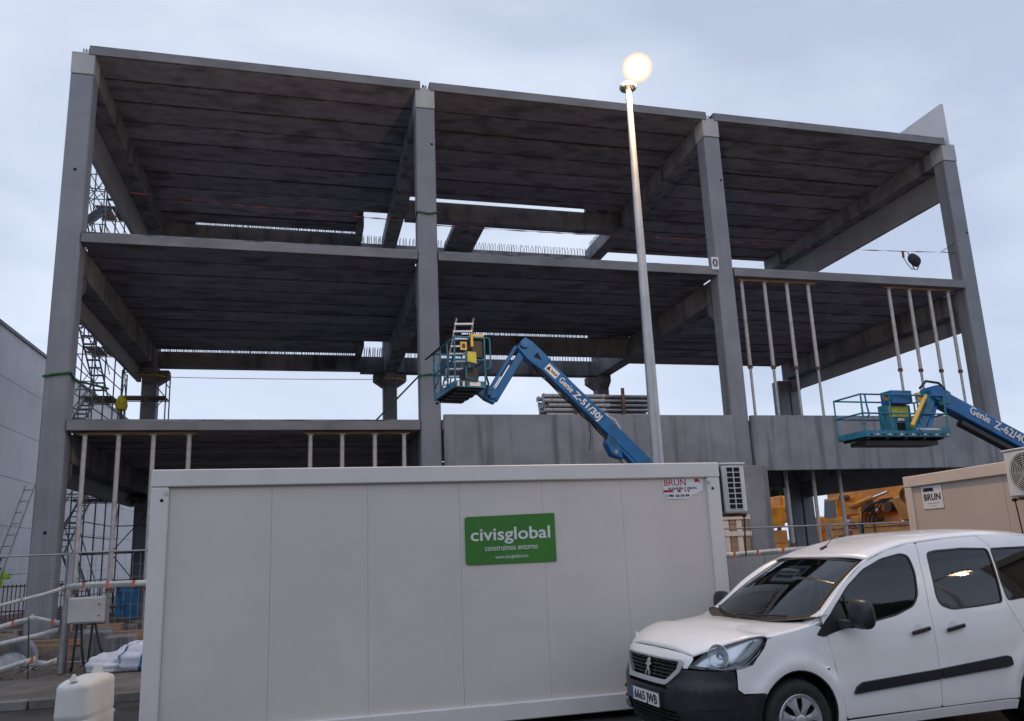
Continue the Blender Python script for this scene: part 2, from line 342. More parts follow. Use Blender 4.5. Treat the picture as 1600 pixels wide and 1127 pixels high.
# ================================================================== CONCRETE FRAME BUILDING
XA, XB, XC, XD = -6.51, 3.40, 13.485, 23.575
HW = .30; Y0 = 22.5
bld = thing('unfinished_building', 'three storey precast concrete building frame without walls, open bays of columns and hollow slabs', 'building', (8.5, 22.5, 0))
def bp(mb, name, m, bevel=.012, **k): return mb.build(name, m, bld, bevel=bevel, **k)
RB, RT = 16.33, 16.57; L2B, L2T = 10.56, 10.81; L1B, L1T = 5.32, 5.56
for i, X in enumerate((XA, XB, XC, XD)):
    col = bp(MB().box(X-HW, X+HW, Y0, Y0+.55, -.2, 15.68), 'column', 'conc_col', .03)
    for z in ((12.7, 2.69), (14.44, 6.1), (14.05, 2.8), (12.75, 3.0))[i]:
        h = MB().cyl((X+.02+.17*(i > 0), Y0-.004, z), (X+.02+.17*(i > 0), Y0+.01, z), .045, seg=12).build('lifting_hole', 'dark', col)
    bp(MB().box(X-HW-.005, X+HW+.005, Y0-.01, Y0+.6, 15.695, 16.38), 'beam_end', 'cap', .012)
    yb = Y0+.62
    bp(MB().box(X-HW, X+HW, yb, 34.95, 15.66, 16.32), 'girder', 'girder', .02)
    bp(MB().box(X-HW, X+HW, Y0+.56, 34.4, 9.76, 10.545), 'girder', 'girder', .02)
    bp(MB().box(X-HW, X+HW, Y0+.56, 34.4, 4.55, 5.305), 'girder', 'girder', .02)
    # front corbels behind the front column
    for z in (9.75, 4.54):
        bp(MB().prism([(X-.28, Y0+.55, z), (X-.28, Y0+.95, z), (X-.28, Y0+.95, z-.3), (X-.28, Y0+.55, z-.62)], (.56, 0, 0)), 'corbel', 'girder', .01)
    # rear column with its corbels
    RX = X+(.345 if X == XD else 0); rc = bp(MB().box(RX-HW, RX+HW, 34.42, 35.0, -.2, 15.2), 'column', 'conc_col', .03)
    if X == XD: bp(MB().box(23.0, 23.59, 34.46, 35.05, -.2, 9.7), 'column', 'conc_col', .03)
    for z in (9.74, 4.54):
        MB().prism([(RX-.25, 34.42, z), (RX-.25, 33.98, z), (RX-.25, 33.98, z-.3), (RX-.25, 34.42, z-.62)], (.5, 0, 0)).build('corbel', 'girder', rc)
        if XA < X < XD: MB().prism([(X-HW, 34.45, z), (X-HW-.43, 34.45, z), (X-HW-.43, 34.45, z-.3), (X-HW, 34.45, z-.6)], (0, .5, 0)).build('corbel', 'girder', rc)
        if X < XC: MB().prism([(X+HW, 34.45, z), (X+HW+.43, 34.45, z), (X+HW+.43, 34.45, z-.3), (X+HW, 34.45, z-.6)], (0, .5, 0)).build('corbel', 'girder', rc)
# planks: precast slab strips 1.2 m wide, spanning from girder to girder
def planks(xa, xb, z0, z1, yend, front=True, cut=None):
    y = Y0; k = 0
    while y < yend-.1:
        y1 = min(y+1.2, yend); g = .02
        x0, x1 = (xa+HW+.03, xb-HW-.03) if k == 0 and z0 < 16 else (xa+.17, xb-.17)
        if cut and y1 > cut[1]+.3: x1 = cut[0]
        dz = random.uniform(-.02, .02) if k else 0; c = .04
        pr = [(x0, y+g, z0+dz+c), (x0, y+g+c, z0+dz), (x0, y1-g-c, z0+dz), (x0, y1-g, z0+dz+c), (x0, y1-g, z1), (x0, y+g, z1)]
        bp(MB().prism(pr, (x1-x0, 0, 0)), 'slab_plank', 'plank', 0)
        y = y1; k += 1
for (xa, xb, i) in ((XA, XB, 0), (XB, XC, 1), (XC, XD, 2)):
    for (z0, z1) in ((RB, RT), (L2B, L2T), (L1B, L1T)):
        yend = (34.27, 30.34, 35.0)[i]
        planks(xa, xb, z0, z1, yend, cut=(2.1, 32.3) if i == 0 and z0 > 9 else None)
        roof = z0 > 16
        xs0, xs1 = (xa+.15, xb-.15) if roof else (xa+HW+.02, xb-HW-.02)
        bp(MB().box(xs0, xs1, Y0-.04, Y0+.008, z0-.01, z1+.0), 'slab_edge', 'fascia', .008)
        bp(MB().box(xs0, xs1, Y0-.015, Y0+.3, z1+.004, z1+.05), 'slab_top_cover', 'girder', 0)
        bp(MB().box(xa+.2, (2.08 if i == 0 and z0 > 9 else xb-.2), Y0+.31, (32.2, 30.15, 34.9)[i] if not (i == 0 and z0 < 9) else 34.0, z1+.004, z1+.045), 'slab_top_cover', 'girder', 0)  # unseen cover over the bay, added to block sky light through plank gaps
# cross beams at the back of each bay
for z0, z1, t in ((15.5, RB-.02, 0), (9.8, L2B-.02, 0), (4.6, L1B-.02, 0)):
    bp(MB().box(XA+HW, 2.1, 34.4, 34.95, z0+.1, z1), 'cross_beam', 'girder', .015)
    bp(MB().box(XB+HW, XC-HW, 30.5, 31.0, z0, z1), 'cross_beam', 'girder', .015)
for z0, z1 in ((15.2, 15.87), (9.8, 10.5), (4.6, 5.2)):
    bp(MB().box(2.1, XB-HW, 34.4, 34.95, z0, z1), 'cross_beam', 'girder', .015)
    bp(MB().box(XB+HW, XC-HW, 34.4, 34.95, z0, z1), 'cross_beam', 'girder', .015)
    bp(MB().box(1.86, 2.12, 32.32, 34.38, z1-.1, z1+.42), 'trimmer_beam', 'girder', .01)
bp(MB().box(5.95, 7.28, 31.0, 34.38, 15.68, 15.98), 'stair_beam', 'girder', .02)
bp(MB().box(XC+HW, 22.98, 34.45, 34.95, 4.3, 5.3), 'cross_beam', 'girder', .015)
# side panels hung outside the end frames
for X, s in ((XD+HW+.005, 1), (XA-HW-.005, -1)):
    x0, x1 = sorted((X, X+.16*s))
    for z0, z1 in ((14.56, 16.5), (9.2, 10.85), (3.8 if s > 0 else 4.1, 5.6)):
        bp(MB().box(x0, x1, Y0+.58, 34.4, z0, z1), 'side_panel', 'sidepanel', .01)
bp(MB().box(XD+HW+.005, XD+HW+.14, 22.82, 35.0, 16.51, 18.33), 'parapet_panel', 'white_wall', .008)
bp(MB().box(XD+HW+.145, XD+HW+.25, 23.05, 34.0, 15.9, 17.9), 'parapet_panel', 'sidepanel', .008)
# facade panels on the first floor edge
bp(MB().box(XB+HW+.06, XC-HW-.02, 22.38, 22.54, 3.96, 5.755), 'facade_panel', 'panel', .012)
bp(MB().box(XC+HW+.02, XD-HW-.03, 22.38, 22.54, 3.96, 5.755), 'facade_panel', 'panel', .012)
# starter bars
def stirrups(x0, x1, y0, y1, z, h, n, wdt, along='x', lean=.0):
    b = MB(); r = .011
    for i in range(n):
        t = (i+.5)/n; jit = random.uniform(-.02, .02)
        if along == 'x':
            x = x0+(x1-x0)*t+jit; a = (x, y0, z); d = (x, y1, z); k = random.uniform(-.04, .04)+lean
            b.tube([a, (x+k, y0, z+h), (x+k, y1, z+h), d], r, 4)
        else:
            y = y0+(y1-y0)*t+jit; k = random.uniform(-.04, .04)
            b.tube([(x0, y, z), (x0, y+k, z+h), (x1, y+k, z+h), (x1, y, z)], r, 4)
    return b
for i, X in enumerate((XA, XB, XC, XD)):
    stirrups(X-.12, X+.14, Y0+.12, Y0+.35, 16.38, .20, 3, .2).build('starter_bars', 'rebar', bld, kind='stuff')
b = stirrups(2.15, XB-.3, 34.5, 34.85, 15.87, .42, 9, .3); b.v += []; b.build('starter_bars', 'rebar', bld, kind='stuff')
stirrups(XB+.3, XC-.35, 34.5, 34.85, 15.87, .40, 62, .3).build('starter_bars', 'rebar', bld, kind='stuff')
stirrups(2.2, XB-.3, 34.5, 34.85, 10.5, .46, 9, .3).build('starter_bars', 'rebar', bld, kind='stuff')
stirrups(XB+.3, XC-.35, 34.5, 34.85, 10.5, .5, 62, .3).build('starter_bars', 'rebar', bld, kind='stuff')
stirrups(-5.1, 2.0, 34.45, 34.85, RB-.02, .3, 90, .3).build('starter_bars', 'rebar', bld, kind='stuff')
stirrups(-6.1, 2.0, 34.45, 34.85, L2B-.02, .3, 90, .3).build('starter_bars', 'rebar', bld, kind='stuff')
stirrups(6.2, 11.5, 30.55, 30.95, L2B-.02, .3, 70, .3).build('starter_bars', 'rebar', bld, kind='stuff')
stirrups(XC-.2, XC+.2, 31.2, 34.6, 16.32, .28, 26, .3, 'y').build('starter_bars', 'rebar', bld, kind='stuff')
stirrups(XB-.2, XB+.2, 32.4, 34.6, 16.32, .28, 16, .3, 'y').build('starter_bars', 'rebar', bld, kind='stuff')
bp(MB().box(11.6, XC-HW, 30.22, 30.5, RB-.05, RT), 'joint_fill', 'girder', 0)
bp(MB().box(11.4, XC-HW, 30.22, 30.5, L2B-.05, L2T), 'joint_fill', 'girder', 0)
bp(MB().box(XB+HW, 5.9, 30.22, 30.5, L2B-.05, L2T), 'joint_fill', 'girder', 0)
bp(MB().box(XA+HW, -5.0, 34.1, 34.4, RB-.05, RT), 'joint_fill', 'girder', 0)
# grid mark on column C
sg = thing('grid_sign', 'small white sign with a black loop mark on the third column', 'sign', (13.1, 22.44, 10.95))
MB().box(-.13, .13, 0, .012, -.22, .22).build('board', 'paper', None).parent = sg
text('0', (0, -.004, 0), (1, 0, 0), (0, 0, 1), .38, 'ink', sg, world=False, bold=.008)

# ---- adjustable steel props
def make_prop(z0, z1, join, name='steel_prop', r=.062):
    t = thing(name, 'p', 'prop', (0, 0, z0)); L = z1-z0
    MB().cyl((0, 0, join-z0), (0, 0, L-.015), r, seg=12).build('outer_tube', 'prop', None, smooth=True).parent = t
    MB().cyl((0, 0, .012), (0, 0, join-z0), r*.72, seg=12).build('inner_tube', 'steel', None, smooth=True).parent = t
    MB().cyl((-.11, 0, join-z0+.01), (.11, 0, join-z0+.01), .014, seg=6).cyl((0, 0, join-z0-.05), (0, 0, join-z0+.06), r*1.25, seg=12).build('collar', 'rust', None).parent = t
    MB().box(-.09, .09, -.09, .09, 0, .012).build('base_plate', 'steel', None).parent = t
    MB().box(-.09, .09, -.09, .09, L-.015, L).build('head_plate', 'steel', None).parent = t
    return t
G1 = 'steel props standing on the parapet under the second floor slab'
sp = make_prop(5.58, 10.47, 7.45); xs = [14.20, 15.07, 15.95, 16.80, 20.12, 20.98, 21.86, 22.70]
OR = ['first', 'second', 'third', 'fourth']
for i, x in enumerate(xs):
    side_ = 'third column' if i < 4 else 'big right corner column'
    lab = 'pale upper storey prop, %s of four %s' % (OR[i % 4], 'beside the third column' if i < 4 else 'near the right corner column')
    if i == 0: sp.location = (x, 22.75, 5.58); sp['label'] = lab; sp['group'] = G1
    else: dup(sp, (x, 22.75+random.uniform(-.02, .02), 5.58), lab, group=G1)
for x0, x1, l in ((14.05, 17.1, 'timber header over the four props beside the third column'), (19.95, 22.9, 'timber header over the four props near the right corner column')):
    tag(MB().box(x0, x1, 22.68, 22.82, 10.472, 10.556).build('timber_header', 'timber', bevel=.006), l, 'timber', 'timber headers on the upper props')
G2 = 'steel props under the first floor slab on the left'
sp2 = make_prop(-.05, 5.22, 1.2)
xs = [-5.79, -4.97, -4.11, -3.21, -.01, .87, 1.79, 2.63]
for i, x in enumerate(xs):
    lab = 'pale ground floor prop, %s of four %s' % (OR[i % 4], 'next to the left corner column' if i < 4 else 'next to the second column')
    if i == 0: sp2.location = (x, 22.72, -.05); sp2['label'] = lab; sp2['group'] = G2
    else: dup(sp2, (x, 22.72, -.05), lab, group=G2)
for x0, x1, l in ((-6.0, -3.0, 'timber header over the props beside the left corner column'), (-.2, 2.8, 'timber header over the props beside the second column')):
    tag(MB().box(x0, x1, 22.65, 22.79, 5.222, 5.308).build('timber_header', 'timber', bevel=.006), l, 'timber', 'timber headers on the lower props')
sp3 = make_prop(0, 5.22, 1.6)
for i, (x, y) in enumerate(((15.5, 23.4), (16.55, 23.4), (17.58, 23.4))):
    lab = 'pale prop below the right facade panel, %s of three before the orange cranes' % ('left', 'middle', 'right')[i]
    if i == 0: sp3.location = (x, y, 0); sp3['label'] = lab; sp3['group'] = 'steel props below the right facade panel'
    else: dup(sp3, (x, y, 0), lab, group='steel props below the right facade panel')
tag(MB().box(15.2, 18.0, 23.33, 23.47, 5.222, 5.308).build('timber_header', 'timber'), 'timber header over the three props in front of the cranes', 'timber')
# stack of props lying on the first floor behind the facade panel
st0 = None; n = 0
for r_ in range(7):
    for c_ in range(5):
        off = random.uniform(-.12, .12); x = 7.3+off; y = 23.7+c_*.17; z = 5.68+r_*.155
        if st0 is None:
            st0 = thing('stacked_prop', 'grey steel prop lying in the pile on the first floor edge', 'prop', (x, y, z), group='steel props stacked on the first floor')
            MB().cyl((0, 0, 0), (2.0, 0, 0), .058, seg=10).cyl((1.98, 0, 0), (2.08, 0, 0), .07, seg=10).build('outer_tube', 'prop', None, smooth=True).parent = st0
            MB().cyl((2.0, 0, 0), (3.65, 0, 0), .045, seg=10).build('inner_tube', 'steel', None, smooth=True).parent = st0
            MB().box(-.012, 0, -.075, .075, -.075, .075).box(3.65, 3.662, -.075, .075, -.075, .075).build('end_plate', 'steel', None).parent = st0
        elif r_ >= 2 or c_ == 0: dup(st0, (x, y, z))
rk = thing('prop_rack', 'rusty steel stacking frame round the pile of grey props', 'rack', (9, 24, 5.58))
for x in (8.2, 9.85):
    MB().box(x, x+.09, 23.5, 23.58, 5.62, 6.85).box(x, x+.09, 24.5, 24.58, 5.62, 6.7).box(x, x+.09, 23.581, 24.499, 5.6, 5.66).build('frame', 'rust', rk)
# straps and lines on the building
b = MB(); X = XA
tag(MB().tube([(X-.33, 22.46, 6.74), (X-.1, 22.46, 6.80), (X+.33, 22.46, 6.86), (X+.35, 22.8, 6.72), (X+.9, 24.0, 6.75)], .035, 6).build('green_strap', 'gstrap'), 'green strap tied round the left corner column', 'strap')
tag(MB().tube([(XB-.32, 22.9, 12.0), (XB-.32, 22.47, 12.12), (XB+.05, 22.46, 12.06), (XB+.32, 22.46, 12.13), (XB+.32, 22.9, 12.1)], .03, 6).build('green_strap', 'gstrap'), 'green strap tied high round the second column', 'strap')
tag(MB().tube([(XB-1.6, 23.9, 5.7), (XB-.32, 22.47, 6.93), (XB+.0, 22.46, 6.97), (XB+.32, 22.46, 6.94), (XB+.7, 22.6, 6.9)], .026, 6).build('green_strap', 'gstrap'), 'dark green rope round the second column beside the lift basket', 'strap')
for (a, c, m_, dr) in (((-6.2, 23.0, 12.4), (XB-.3, 22.95, 11.98), 'redstrap', .05), ((XB+.3, 22.95, 11.9), (XC-.3, 22.95, 12.0), 'redstrap', .04), ((XC+.3, 22.95, 11.98), (22.95, 22.8, 12.05), 'redstrap', .07)):
    pts = sag(a, c, dr, 30); ob = ribbon(pts, .042, m_, 'lifeline', twist=1.5)
    tag(ob, {-6.2: 'red lifeline webbing stretched across the left top bay', XB+.3: 'red lifeline webbing stretched across the middle top bay'}.get(a[0], 'red lifeline webbing across the right top bay with a rucksack on it'), 'lifeline', 'red lifelines across the top storey')
tag(MB().tube([(22.9, 22.8, 12.04), (23.26, 22.75, 12.02)], .012, 5).tube([(22.75, 22.8, 12.05), (23.3, 22.7, 12.38), (23.32, 22.48, 12.42)], .012, 5).build('anchor_rope', 'bag'), 'dark rope anchoring the lifeline to the right corner column', 'rope')
tag(MB().tube(sag((-6.2, 34.3, 9.41), (XB-.5, 34.3, 9.44), .03), .014, 5).build('guard_line', 'yellow'), 'thin yellow line strung along the rear columns', 'rope')
for i, X in enumerate((XA, XB)):
    tag(MB().tube([(X-.35, 34.38, 9.36), (X-.3, 33.95, 9.42), (X+.3, 33.95, 9.42), (X+.72, 34.38, 9.44)], .03, 5).build('yellow_strap', 'yellow'), ('yellow strap round the rear left column corbel', 'yellow strap round the rear second column corbel')[i], 'strap', 'yellow straps on the rear columns')
rs = thing('rucksack', 'dark rucksack hanging from the lifeline by the right corner column', 'bag', (21.45, 22.8, 11.95))
def bagm(u, v):
    a = 2*math.pi*u; t = v*math.pi; r = math.sin(t)**.7
    return (.02+.26*r*math.cos(a)*(1.15-.3*v)+.12*(v-.3), .14*r*math.sin(a), -.02-.55*v)
MB().grid(bagm, 18, 12).build('sack', 'bag', None, smooth=True, angle=0).parent = rs
MB().tube([(-.18, 0, 0), (-.1, 0, -.45), (.0, .02, -.66), (.12, .02, -.66), (.2, 0, -.5)], .018, 5).tube([(-.42, 0, .0), (-.44, 0, -.2), (-.3, 0, -.45), (-.12, 0, -.68), (-.02, 0, -.55)], .014, 5).build('strap', 'bag', None).parent = rs
MB().box(-.46, -.38, -.015, .015, -.22, 0).build('buckle_strap', 'redstrap', None).parent = rs
yb = thing('yellow_bag', 'bright yellow bag hanging from a scaffold rail at the rear left column', 'bag', (-7.2, 33.0, 8.05))
MB().lathe([(.02, .32), (.12, .28), (.2, .1), (.23, -.1), (.2, -.26), (.05, -.32)], (0, 0, 0), seg=14).build('sack', 'ybag', None, smooth=True).parent = yb
MB().tube([(0, 0, .3), (.06, 0, .75), (.14, 0, 1.05)], .012, 5).tube([(-.1, 0, -.28), (-.12, 0, -.95)], .025, 5).tube([(.03, 0, -.28), (.03, 0, -.95)], .025, 5).build('strap', 'bag', None).parent = yb
# ================================================================== SITE CONTAINERS
def container(name, label, loc, rz, LX, LY, seams, pm, fm, H=2.6):
    t = thing(name, label, 'container', loc, rz)
    def L(mb, n, m, bv=.008): return local(t, mb.build(n, m, None, bevel=bv))
    fp = .16; ft = .17; fb = .17
    for x in (0, LX-fp):
        for y in (0, LY-fp): L(MB().box(x, x+fp, y, y+fp, .002, H-ft-.002), 'corner_post', fm, .012)
    for y in (0, LY-fp): L(MB().box(-.004, LX+.004, y-.004, y+fp, H-ft, H), 'top_rail', fm, .01); L(MB().box(fp, LX-fp, y+.004, y+fp, 0.0, fb), 'bottom_rail', fm, .01); 
    for x in (0, LX-fp): L(MB().box(x-.004, x+fp, fp, LY-fp, H-ft, H-.002), 'top_rail', fm, .01); L(MB().box(x, x+fp, fp, LY-fp, .0, fb), 'bottom_rail', fm, .01)
    L(MB().box(.02, LX-.02, .02, LY-.02, H-.06, H-.012), 'roof', fm, 0)
    sx = [fp]+seams+[LX-fp]
    for a, c in zip(sx[:-1], sx[1:]): L(MB().box(a+.0009, c-.0009, .045, .09, fb-.02, H-ft+.02), 'wall_panel', pm, .0012)
    for a, c in zip(sx[:-1], sx[1:]): L(MB().box(a+.0025, c-.0025, LY-.09, LY-.045, fb-.02, H-ft+.02), 'wall_panel', pm, .003)
    n = 2 if LY < 3 else 3; st = (LY-2*fp)/n
    for x in (.045, LX-.09):
        for i in range(n): L(MB().box(x, x+.045, fp+i*st+.0025, fp+(i+1)*st-.0025, fb-.02, H-ft+.02), 'wall_panel', pm, .003)
    L(MB().box(.1, LX-.1, .1, LY-.1, .05, .1), 'floor', 'dark', 0)
    return t
cz = .07
ct = container('site_container', 'long grey site office container with a green banner in the middle of its wall', (-1.49, 8.26, cz), 0, 6.09, 2.44, [1.12, 2.07, 3.03, 3.95, 4.88], 'cont', 'contf')
for x in (.10, 5.99): local(ct, MB().cyl((x, -.0045, 2.30), (x, .01, 2.30), .016, seg=12).build('bolt_hole', 'dark'))
for x in (.17-.03, 5.94): local(ct, MB().cyl((x, -.012, 2.37), (x, .0, 2.37), .017, seg=12).build('bolt', 'satin'))
for x in (.3, 3, 5.6): tag(MB().box(-1.49+x, -1.49+x+.3, 8.3, 8.6, 0.004, .068).build('support_block', 'timber', bevel=.01), 'timber block under the grey container, %s' % {.3: 'at its left end', 3: 'at its middle', 5.6: 'at its right end'}[x], 'block', 'timber blocks under the container')
# green banner
bn = thing('banner', 'green banner with white company lettering stuck on the grey container wall', 'banner', (1.59, 8.297, 1.63))
MB().prism([(0, 0, .02), (.03, 0, -.0), (.995, 0, -.0), (.995, 0, .515), (.02, 0, .497), (0, 0, .48)], (0, -.006, 0)).build('sheet', 'green', None).parent = bn
P0 = (.50, -.0075, .275)
text('civisglobal', (.50, -.0075, .305), (1, 0, .012), (0, 0, 1), .185, 'paper', bn, width=.87, world=False, bold=.0035, name='company_name')
text('construimos entorno', (.50, -.0075, .165), (1, 0, .012), (0, 0, 1), .088, 'paper', bn, width=.58, world=False, name='slogan')
text('www.civisglobal.com', (.50, -.0075, .07), (1, 0, .012), (0, 0, 1), .052, 'paper', bn, width=.36, world=False, name='web_address')
# torn rental sticker
bs = thing('rental_sticker', 'torn white sticker with red lettering at the top right of the grey container', 'sticker', (3.89, 8.3, 2.262))
MB().prism([(.02, 0, 0), (.335, 0, .0), (.355, 0, .035), (.42, 0, .05), (.47, 0, .085), (.505, 0, .08), (.505, 0, .232), (0, 0, .232)], (0, -.003, 0)).build('sheet', 'paper', None).parent = bs
text('BRUN', (.16, -.0045, .182), (1, 0, 0), (0, 0, 1), .105, 'red', bs, width=.27, world=False, name='name_print')
text('ALQUILER Y VENTA', (.25, -.0045, .117), (1, 0, 0), (0, 0, 1), .034, 'ink', bs, width=.36, world=False, name='small_print', bold=.0006)
MB().box(.012, .13, -.0042, -.0035, .075, .102).box(.185, .225, -.0042, -.0035, .075, .102).prism([(.26, -.0035, .10), (.30, -.0035, .10), (.285, -.0035, .078)], (0, -.0007, 0)).box(.31, .335, -.0042, -.0035, .078, .1).prism([(.40, -.0035, .22), (.46, -.0035, .225), (.49, -.0035, .17), (.45, -.0035, .195), (.42, -.0035, .18)], (0, -.0007, 0)).build('print_blocks', 'red', None).parent = bs
text('981 66 54 04', (.20, -.0045, .035), (1, 0, 0), (0, 0, 1), .04, 'ink', bs, width=.25, world=False, name='phone_number', bold=.0012)
MB().lathe([(.012, 0), (.016, 0), (.016, .001), (.012, .001)], (.045, -.0042, .035), (0, -1, 0), 14, closed=True).build('phone_symbol', 'ink', None).parent = bs

# air conditioners: fan on the outer face (+x side locally), grille on the end face
def aircon(name, label, loc, rz):
    t = thing(name, label, 'air conditioner', loc, rz)   # local: wall at x<0, casing x 0..0.29, y 0..0.78, z 0..0.56
    def L(mb, n, m, bv=0, **k): return local(t, mb.build(n, m, None, bevel=bv, **k))
    D_, Wd, H = .29, .80, .57
    L(MB().box(0, D_, 0.012, Wd, 0, H), 'casing', 'white', .02)
    L(MB().box(-.012, D_+.012, -.002, Wd+.01, H+.001, H+.022), 'top_cover', 'white', .008)
    L(MB().box(-.09, -.004, .05, Wd, .02, H-.02), 'back_coil', 'black', .004)
    for i in range(2):
        for j in range(8):
            x = .045+i*.092; z = .05+j*.062
            L(MB().box(x, x+.078, 0.004, .011, z, z+.05), 'grille_opening', 'dark', 0)
    b = MB()
    for i in range(3): x = .033+i*.092; b.box(x, x+.010, -.004, .0115, .04, .545)
    for j in range(9): z = .042+j*.062; b.box(.036, .227, -.003, .0112, z-.004, z+.004)
    L(b, 'grille_bars', 'white')
    L(MB().cyl((D_+.001, .34, .29), (D_+.006, .34, .29), .235, seg=32), 'fan_opening', 'dark')
    for k in range(9):
        r = .03+k*.026; L(MB().lathe([(r, 0), (r+.007, 0), (r+.007, .006), (r, .006)], (D_+.012, .34, .29), (1, 0, 0), 32, closed=True), 'fan_guard_ring', 'oldwhite')
    for a in range(4):
        c, s_ = math.cos(a*math.pi/4), math.sin(a*math.pi/4); L(MB().beam((D_+.011, .34-c*.235, .29-s_*.235), (D_+.011, .34+c*.235, .29+s_*.235), .006, .006, (1, 0, 0)), 'fan_guard_spoke', 'oldwhite')
    for k in range(5):
        a = k*2*math.pi/5; L(MB().add([(D_+.008, .34+math.cos(a)*.03, .29+math.sin(a)*.03), (D_+.0085, .34+math.cos(a+.15)*.2, .29+math.sin(a+.15)*.2), (D_+.0085, .34+math.cos(a+.8)*.2, .29+math.sin(a+.8)*.2)], [(0, 1, 2)]), 'fan_blade', 'black')
    L(MB().box(-.14, D_-.02, .12, .15, -.04, -.002).box(-.14, -.11, .12, .15, -.3, -.04).box(-.14, D_-.02, .65, .68, -.04, -.002).box(-.14, -.11, .65, .68, -.3, -.04), 'wall_bracket', 'rust')
    L(MB().cyl((.235, -.0, -.03), (.235, .05, -.03), .022, seg=8).tube([(.235, .03, -.04), (.24, .05, -.2), (.22, .05, -.5)], .009, 6), 'refrigerant_pipe', 'black')
    return t
aircon('air_conditioner', 'white air conditioner on the right end of the grey container, its side grille showing', (4.745, 8.42, 2.09), 0)
# weathered crate under the air conditioner, behind
# ---- second container
c2 = container('beige_container', 'beige site container behind the white van with an air conditioner on its wall', (8.55, 4.72, .06), math.radians(-6.1), 2.44, 6.0, [1.22], 'cont2', 'cont2f')
def c2l(x, y, z):   # local point of the beige container -> world
    return (c2.matrix_basis @ Vector((x, y, z)))
ac2 = aircon('air_conditioner', 'beige lit air conditioner on the beige container at the right edge, round fan guard showing', c2l(-.10, 3.38, 2.10), math.radians(180-6.1))
s2 = thing('rental_sign', 'white sign with dark lettering on the end wall of the beige container', 'sign', c2l(.038, 5.40, 2.24), math.radians(-90-6.1))
MB().box(-.23, .23, -.004, 0, -.17, .17).build('sheet', 'paper', None).parent = s2
text('BRUN', (0, -.0055, .0), (1, 0, 0), (0, 0, 1), .14, 'ink', s2, width=.37, world=False, bold=.003, name='name_print')
MB().prism([(-.20, -.004, .09), (-.17, -.004, .145), (.03, -.004, .145), (.06, -.004, .09)], (0, -.0015, 0)).build('roof_symbol', 'ink', None).parent = s2
for i_ in range(5): MB().box(-.13+i_*.055, -.085+i_*.055, -.0052, -.004, -.097, -.085).build('small_print', 'greyink', None).parent = s2
for i_ in range(3): MB().box(-.09+i_*.06, -.045+i_*.06, -.0052, -.004, -.135, -.125).build('small_print', 'greyink', None).parent = s2

# ================================================================== STREET LAMP
lp = thing('street_lamp', 'tall steel street lamp with its warm light on, rising behind the grey container', 'street lamp', (5.58, 12.0, .1))
def LL(mb, n, m, **k): return local(lp, mb.build(n, m, None, **k))
LL(MB().cyl((0, 0, 0), (0, 0, 9.88), .125, .052, seg=20, caps=False), 'pole', 'pole', smooth=True)
LL(MB().lathe([(.052, 0), (.15, .03), (.16, .07), (.13, .12), (.06, .13)], (0, 0, 9.86), seg=20), 'collar', 'pole', smooth=True)
LL(MB().cyl((0, 0, 9.95), (.10, -.14, 10.16), .045, seg=12), 'arm', 'pole')
LL(MB().box(-.16, .16, -.16, .16, 0, .03), 'base_plate', 'steel')
def head(u, v):
    a = 2*math.pi*u; t = math.pi*v; r = math.sin(t)
    return (.13+.28*r*math.cos(a), -.18+.28*r*math.sin(a), 10.22-.26*math.cos(t))
LL(MB().grid(head, 28, 16), 'lamp_bowl', 'lamp', smooth=True, angle=0)
pl = bpy.data.lights.new('street_lamp_light', 'POINT'); pl.energy = 1900; pl.color = (1, .62, .28); pl.shadow_soft_size = .3
po = bpy.data.objects.new('street_lamp_light', pl); COL.objects.link(po); po.parent = lp; po.location = (.1, -.6, 10.2)

# ---- lamps on the street behind the photographer (seen in the van windows)
def back_lamp(x, y, h, e, lab, col):
    t = thing('street_lamp', lab, 'street lamp', (x, y, 0), group='street lamps across the road')
    local(t, MB().cyl((0, 0, 0), (0, 0, h), .09, .05, seg=12).build('pole', 'pole', None))
    local(t, MB().beam((0, 0, h), (0, 1.2, h+.15), .07, .07).build('arm', 'pole', None))
    local(t, MB().box(-.16, .16, .9, 1.6, h+.1, h+.25).build('lamp_head', 'pole', None, bevel=.03))
    local(t, MB().box(-.13, .13, .95, 1.5, h+.06, h+.098).build('lens', emis('street_lamp_lens', col, 35), None))
    l = bpy.data.lights.new('street_lamp_light', 'POINT'); l.energy = e; l.color = col; l.shadow_soft_size = .08
    o = bpy.data.objects.new('street_lamp_light', l); COL.objects.link(o); o.parent = t; o.location = (0, 1.2, h-.05)
back_lamp(17.6, -3.0, 7.25, 260, 'warm street lamp across the road mirrored in the rear window of the van', (1, .66, .36))

# ================================================================== SITE FENCES
def fence_panel(name, label, x0, x1, y, z0, z1, group, detailed=True):
    t = thing(name, label, 'fence', (x0, y, z0), group=group)
    H = z1-z0; Wd = x1-x0; 
    for x in (0, Wd): local(t, MB().cyl((x, 0, 0), (x, 0, H), .021, seg=10).build('post', 'steel', None, smooth=True))
    for z in (H-.02, .16): local(t, MB().cyl((.02, 0, z), (Wd-.02, 0, z), .014, seg=8).build('rail', 'steel', None, smooth=True))
    b = MB(); n = int(Wd/.115)
    for i in range(1, n): x = Wd*i/n; b.beam((x, 0, .16), (x, 0, H-.02), .004, .004, (0, 1, 0))
    for k in range(1, 8): z = .16+(H-.18)*k/8; b.beam((.02, 0, z), (Wd-.02, 0, z), .004, .004)
    local(t, b.build('wire_mesh', 'steel', None, kind='stuff'))
    return t
G = 'wire mesh fence panels round the site'
fence_panel('mesh_fence', 'wire mesh fence panel at the far left edge of the site', -7.42, -3.94, 14.95, .1, 2.03, G)
fence_panel('mesh_fence', 'wire mesh fence panel holding the grey electric box beside the container', -3.86, -.38, 15.0, .1, 2.05, G)
